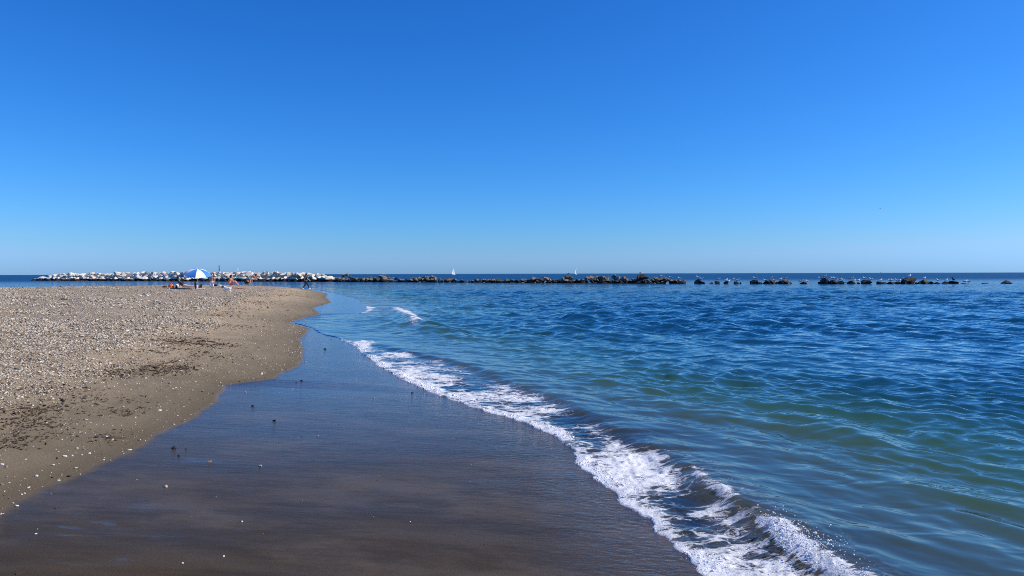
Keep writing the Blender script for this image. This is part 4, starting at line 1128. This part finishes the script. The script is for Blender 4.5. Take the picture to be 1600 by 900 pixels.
GULLS = [(600, 'on the crest of the dark rocks beyond the walker'), (888, 'on the peak under the slim heeling sailboat'), (963, 'on the tall pale topped heap before the black slab'), (1002, 'on top of the big black slab'),
         (1035, 'on the humped rocks just past the black slab'), (1048, 'on the humped rocks just past the black slab'), (1062, 'on the humped rocks just past the black slab'),
         (1091, 'on the first small rock of the reef'), (1095, 'on the first small rock of the reef'), (1122, 'alone on the third small rock of the reef'), (1134, 'on the narrow fourth rock of the reef'), (1138, 'on the narrow fourth rock of the reef'),
         (1148, 'on the small flat fifth rock of the reef'), (1152, 'on the small flat fifth rock of the reef'), (1180, 'alone on the hunched rock of the reef'), (1196, 'alone on the broad brown rock of the reef'),
         (1204, 'on the brown dome of rock'), (1210, 'on the brown dome of rock'), (1219, 'at the foot of the high brown hump'), (1227, 'on top of the high brown hump'), (1251, 'on the long flat rock'), (1261, 'on the long flat rock'),
         (1288, 'on the tallest rock of the gull crowd'), (1282, 'on the tallest rock of the gull crowd'), (1298, 'on the jagged rock'), (1301, 'on the jagged rock'), (1305, 'on the jagged rock'), (1310, 'on the low uneven rock'), (1313, 'on the low uneven rock'),
         (1317, 'on the low uneven rock'), (1321, 'on the low uneven rock'), (1330, 'on the small pointed rock'), (1334, 'on the small pointed rock'), (1341, 'beside the wide sloping rock'), (1351, 'on top of the wide sloping rock'), (1361, 'at the low end of the wide sloping rock'),
         (1376, 'on the black wedge of rock'), (1390, 'on the rugged rock'), (1394, 'on the rugged rock'), (1401, 'on the low pale flecked ledge'), (1405, 'on the low pale flecked ledge'), (1409, 'on the low pale flecked ledge'), (1421, 'on the tall brown topped boulder'),
         (1444, 'on the smooth black dome of rock'), (1465, 'on the small awash rock'), (1478, 'on the low dark rock near the cormorant'), (1508, 'on the long awash ledge past the cormorant'), (1513, 'on the long awash ledge past the cormorant')]
cnt = {}
for u, w in GULLS: cnt[w] = cnt.get(w, 0) + 1
for u, w in GULLS:
    p = perch(u)
    if p is None or p.z < -0.02: p = Vector((*line(u), 0.02))
    s_ = random.uniform(1.15, 1.45)
    o = add('gull', GULL, None, None, p - Vector((0, 0, .01)), (0, 0, random.choice((0, 3.14, .4, 2.7, -.6, 3.6)) + random.uniform(-.3, .3)), (s_, s_, s_))
    tag(o, f'white gull resting {w}' if cnt[w] > 1 else f'single white gull perched {w}', 'gull', f'gulls {w}' if cnt[w] > 1 else 'gulls resting on the rocks')
p = perch(1489)
b = base('cormorant', p - Vector((0, 0, .02)), 'black cormorant with raised neck on a low reef rock', 'cormorant', None, 0.3)
bm = bmesh.new()
tube(bm, [(.42, 0, .12), (.25, 0, .22), (.05, 0, .34), (-.12, 0, .46), (-.2, 0, .62), (-.17, 0, .78), (-.1, 0, .85), (-.02, 0, .84)], [.02, .08, .13, .1, .055, .045, .05, .03], 10)
tube(bm, [(0, .05, .3), (-.02, .05, 0), (-.1, .06, 0)], .018, 6); tube(bm, [(0, -.05, .3), (-.02, -.05, 0), (-.1, -.06, 0)], .018, 6)
from_bm('body', bm, BLACKC, b)
bm = bmesh.new(); tube(bm, [(-.03, 0, .845), (.09, 0, .83), (.11, 0, .80)], [.018, .012, .004], 6); from_bm('beak', bm, plain('horn_beak', (.3, .22, .1), .5), b)
for s_ in (-1, 1):
    bm = bmesh.new(); tube(bm, [(-.1, s_ * .09, .44), (.1, s_ * .13, .33), (.32, s_ * .06, .18)], [.03, .07, .015], 8); from_bm('wing', bm, BLACKC, b)

b = base('flying_gull', (xat(1375.4, 325.6, 95), 95, zat(1375.4, 325.6, 95)), 'lone white gull gliding high in the open blue sky', 'gull', None, 1.2)
bm = bmesh.new(); tube(bm, [(-.25, 0, 0), (-.1, 0, .01), (.05, 0, .01), (.17, 0, .02), (.23, 0, .02)], [.012, .05, .07, .045, .02], 8); from_bm('body', bm, GULL.materials[0], b)
for s_ in (-1, 1):
    bm = bmesh.new()
    pts = [(0, .04, .03), (.04, .25, .10), (.0, .48, .08), (-.1, .66, .03)]; wd = [.14, .13, .09, .02]
    vs = [[bm.verts.new((px_ + w_ * .5, s_ * py_, pz_)), bm.verts.new((px_ - w_ * .6, s_ * py_, pz_ - .01))] for (px_, py_, pz_), w_ in zip(pts, wd)]
    for a, c_ in zip(vs, vs[1:]): bm.faces.new((a[0], a[1], c_[1], c_[0]))
    bmesh.ops.solidify(bm, geom=bm.faces[:], thickness=.012)
    from_bm('wing', bm, GULL.materials[0], b)

# ------------------------------------------------------------------ single stones and shells one can point at
def stone_mesh(seed, flat):
    me = rock_mesh('stone', seed, 8, 2)
    for p in me.polygons: p.use_smooth = True
    return me
def stone_mat(name, lo, hi, rough=.6):
    t = NT(name); tc = t.node('ShaderNodeTexCoord', out=3); n = t.noise(tc, 2.2, 5.0, .65)
    p = t.n.new('ShaderNodeBsdfPrincipled'); t.put(p.inputs['Base Color'], t.mix(n, lo, hi)); p.inputs['Roughness'].default_value = rough
    t.put(p.inputs['Normal'], t.bump(t.noise(tc, 9.0, 4.0), .4, .05)); return t.done(p.outputs[0])
S_BLACK = stone_mat('black_stone', (.012, .012, .014), (.035, .034, .036), .4)
S_PINK = stone_mat('pinkish_stone', (.22, .14, .11), (.55, .40, .33))
S_BEIGE = stone_mat('beige_stone', (.25, .18, .13), (.60, .47, .38))
S_WHITE = stone_mat('white_shell', (.62, .57, .50), (.85, .82, .76))
S_BROWN = stone_mat('brown_weed', (.03, .022, .014), (.09, .06, .035), .9)
STONES = [(272, 701, 9, 5.5, S_BLACK, 'beach_stone', 'largest black stone in the small group on the wet sand'), (291, 701.5, 4.5, 2.6, S_BLACK, 'beach_stone', 'small black stone beside the largest black stone on the wet sand'),
          (279.5, 712.5, 6, 3.6, S_BLACK, 'beach_stone', 'flat black stone just below the largest black one on wet sand'), (327, 722, 8, 4, S_PINK, 'beach_stone', 'flat pinkish stone lying alone on the shiny wet sand'),
          (259, 761, 8.5, 6, S_BEIGE, 'beach_stone', 'rounded beige pebble with a dark side on the wet sand'), (407, 729, 6.5, 4, S_BEIGE, 'beach_stone', 'small beige pebble out in the middle of the wet sand'),
          (395, 635, 7, 3, S_BLACK, 'beach_stone', 'dark flat stone on the wet sand below the scalloped sand point'), (429, 658, 8, 3.4, S_BLACK, 'beach_stone', 'dark wet stone ringed by a ripple on shiny sand'),
          (508, 545.5, 5.5, 2.6, S_BLACK, 'beach_stone', 'dark speck of stone on the blue reflecting sand'), (463, 598, 4, 2, S_BLACK, 'beach_stone', 'dark pebble near the curved edge of the reflecting film'),
          (471, 595, 4.5, 2.4, S_BLACK, 'beach_stone', 'dark pebble halfway along the blue reflecting sand'), (644, 614, 5, 2.4, S_BLACK, 'beach_stone', 'dark pebble just off the foam line'),
          (108, 744.5, 9, 3.4, S_BROWN, 'weed_clump', 'dark weed clump at the very edge of the wet film'), (28, 897, 11, 4, S_BROWN, 'weed_clump', 'dark weed scrap low on the near wet sand'),
          (151, 683.5, 11, 5, S_BROWN, 'weed_clump', 'brown weed clump beside the long white shell'), (89, 717.5, 4, 5, S_BROWN, 'weed_clump', 'upright dark weed scrap below the row of white shells'),
          (166, 683, 8, 3, S_WHITE, 'white_shell', 'long white shell beside the brown weed clump'), (57, 744.5, 6.5, 4, S_WHITE, 'white_shell', 'rounded white shell alone on the brown damp sand'), (102, 713.3, 8, 3, S_WHITE, 'white_shell', 'longest white shell at one end of the shell row'),
          (113, 712, 5, 3.4, S_WHITE, 'white_shell', 'round white shell second in the shell row'), (128, 711, 4.5, 2.6, S_WHITE, 'white_shell', 'small white shell in the middle of the shell row'), (140, 708.5, 5, 3.4, S_WHITE, 'white_shell', 'white shell closing the shell row nearest the film'),
          (83, 727.5, 7, 2.6, S_WHITE, 'white_shell', 'flat white shell below the row of shells'), (4, 726, 7, 3.4, S_WHITE, 'white_shell', 'white shell at the edge of the view on damp sand'), (56, 834.5, 6, 2.4, S_WHITE, 'white_shell', 'white shell on the near wet sand'),
          (191, 583.5, 7, 3, S_WHITE, 'white_shell', 'white shell among dark weed below the gravel'), (250, 641.5, 7, 3, S_WHITE, 'white_shell', 'white shell on the smooth damp sand'), (285, 881, 5, 2.4, S_WHITE, 'white_shell', 'pale shell fragment low on the dark wet sand')]
STM = [stone_mesh(500 + i, 1) for i in range(5)]
first = {}
for i, (u, v, w, h, m_, nm, lab) in enumerate(STONES):
    x, y, z = gt(u, v)
    k = y / F
    key = (i % 5, m_.name)
    if key not in first:
        me = STM[i % 5].copy(); me.materials.append(m_); first[key] = me
    o = add(nm, first[key], None, None, (x, y, z + h * k * .14), (random.uniform(-.15, .15), random.uniform(-.15, .15), random.choice((0, 3.14)) + random.uniform(-.3, .3)), (w * k * .42, w * k * .36, max(h * k * .55, .005)))
    tag(o, lab, nm.split('_')[1] if nm != 'weed_clump' else 'weed')
x, y = gp(1061, 692, 0.0)
o = add('sunken_stone', REEF_R[2], None, None, (x, y, -.02), (0, 0, .2), (.062, .05, .05))
tag(o, 'dark stone just breaking the surface behind the breaking wave', 'stone')

# ------------------------------------------------------------------ foam lumps along the front and spray over the little breaker
t = NT('foam_bubbles')
fo = t.node('ShaderNodeBsdfDiffuse', Color=(.86, .86, .86))
foam_mat = t.done(fo)
m_ = (Y_sea < 24) & (np.abs(X_sea) < Y_sea * .75 + 1)
fx, fy, fz, fd, ft, fc = (q_[m_] for q_ in (X_sea, Y_sea, Z_sea, D_sea, T_sea, C_sea))
wgt = np.clip(fd - .55, 0, 1) * ((ft > 0) & (ft < 0.22)) * 1.0 + 1.6 * np.clip(fd - .6, 0, 1) * (np.abs(fc + .03) < .14)
wgt = wgt * np.clip(fbm(fx * 5, fy * 5, 95, 2) + .25, 0, 1) * (fy + 1.5)
i_ = rng.choice(len(fx), 7000, p=wgt / wgt.sum())
r_ = np.exp(rng.normal(math.log(.0028), .45, len(i_))) * np.clip(fy[i_] / 6, .8, 2.2)
ps = np.stack([fx[i_] + rng.normal(0, .008, len(i_)), fy[i_] + rng.normal(0, .008, len(i_)), fz[i_] + r_ * .3], -1)
sw = np.clip(fd - .7, 0, 1) * (np.abs(fc + .02) < .1) * (fy < 6.6)
j_ = rng.choice(len(fx), 4200, p=sw / sw.sum())
hh = np.abs(rng.normal(0, .055, len(j_))) * (0.4 + fbm(fx[j_] * 3, fy[j_] * 3, 96, 2) + .5)
ps2 = np.stack([fx[j_] + rng.normal(0, .05, len(j_)), fy[j_] + rng.normal(0, .05, len(j_)), fz[j_] + hh], -1)
r2 = np.exp(rng.normal(math.log(.0028), .45, len(j_)))
ps = np.concatenate([ps, ps2]); r_ = np.concatenate([r_, r2])
o = scatter('sea_foam', ps, np.stack([r_ * 1.2, r_, r_ * .8], -1), np.full((len(r_), 3), .86), foam_mat, smooth=True)
tag(o, 'white foam bubbles and spray along the breaking wave', 'foam', kind='stuff')
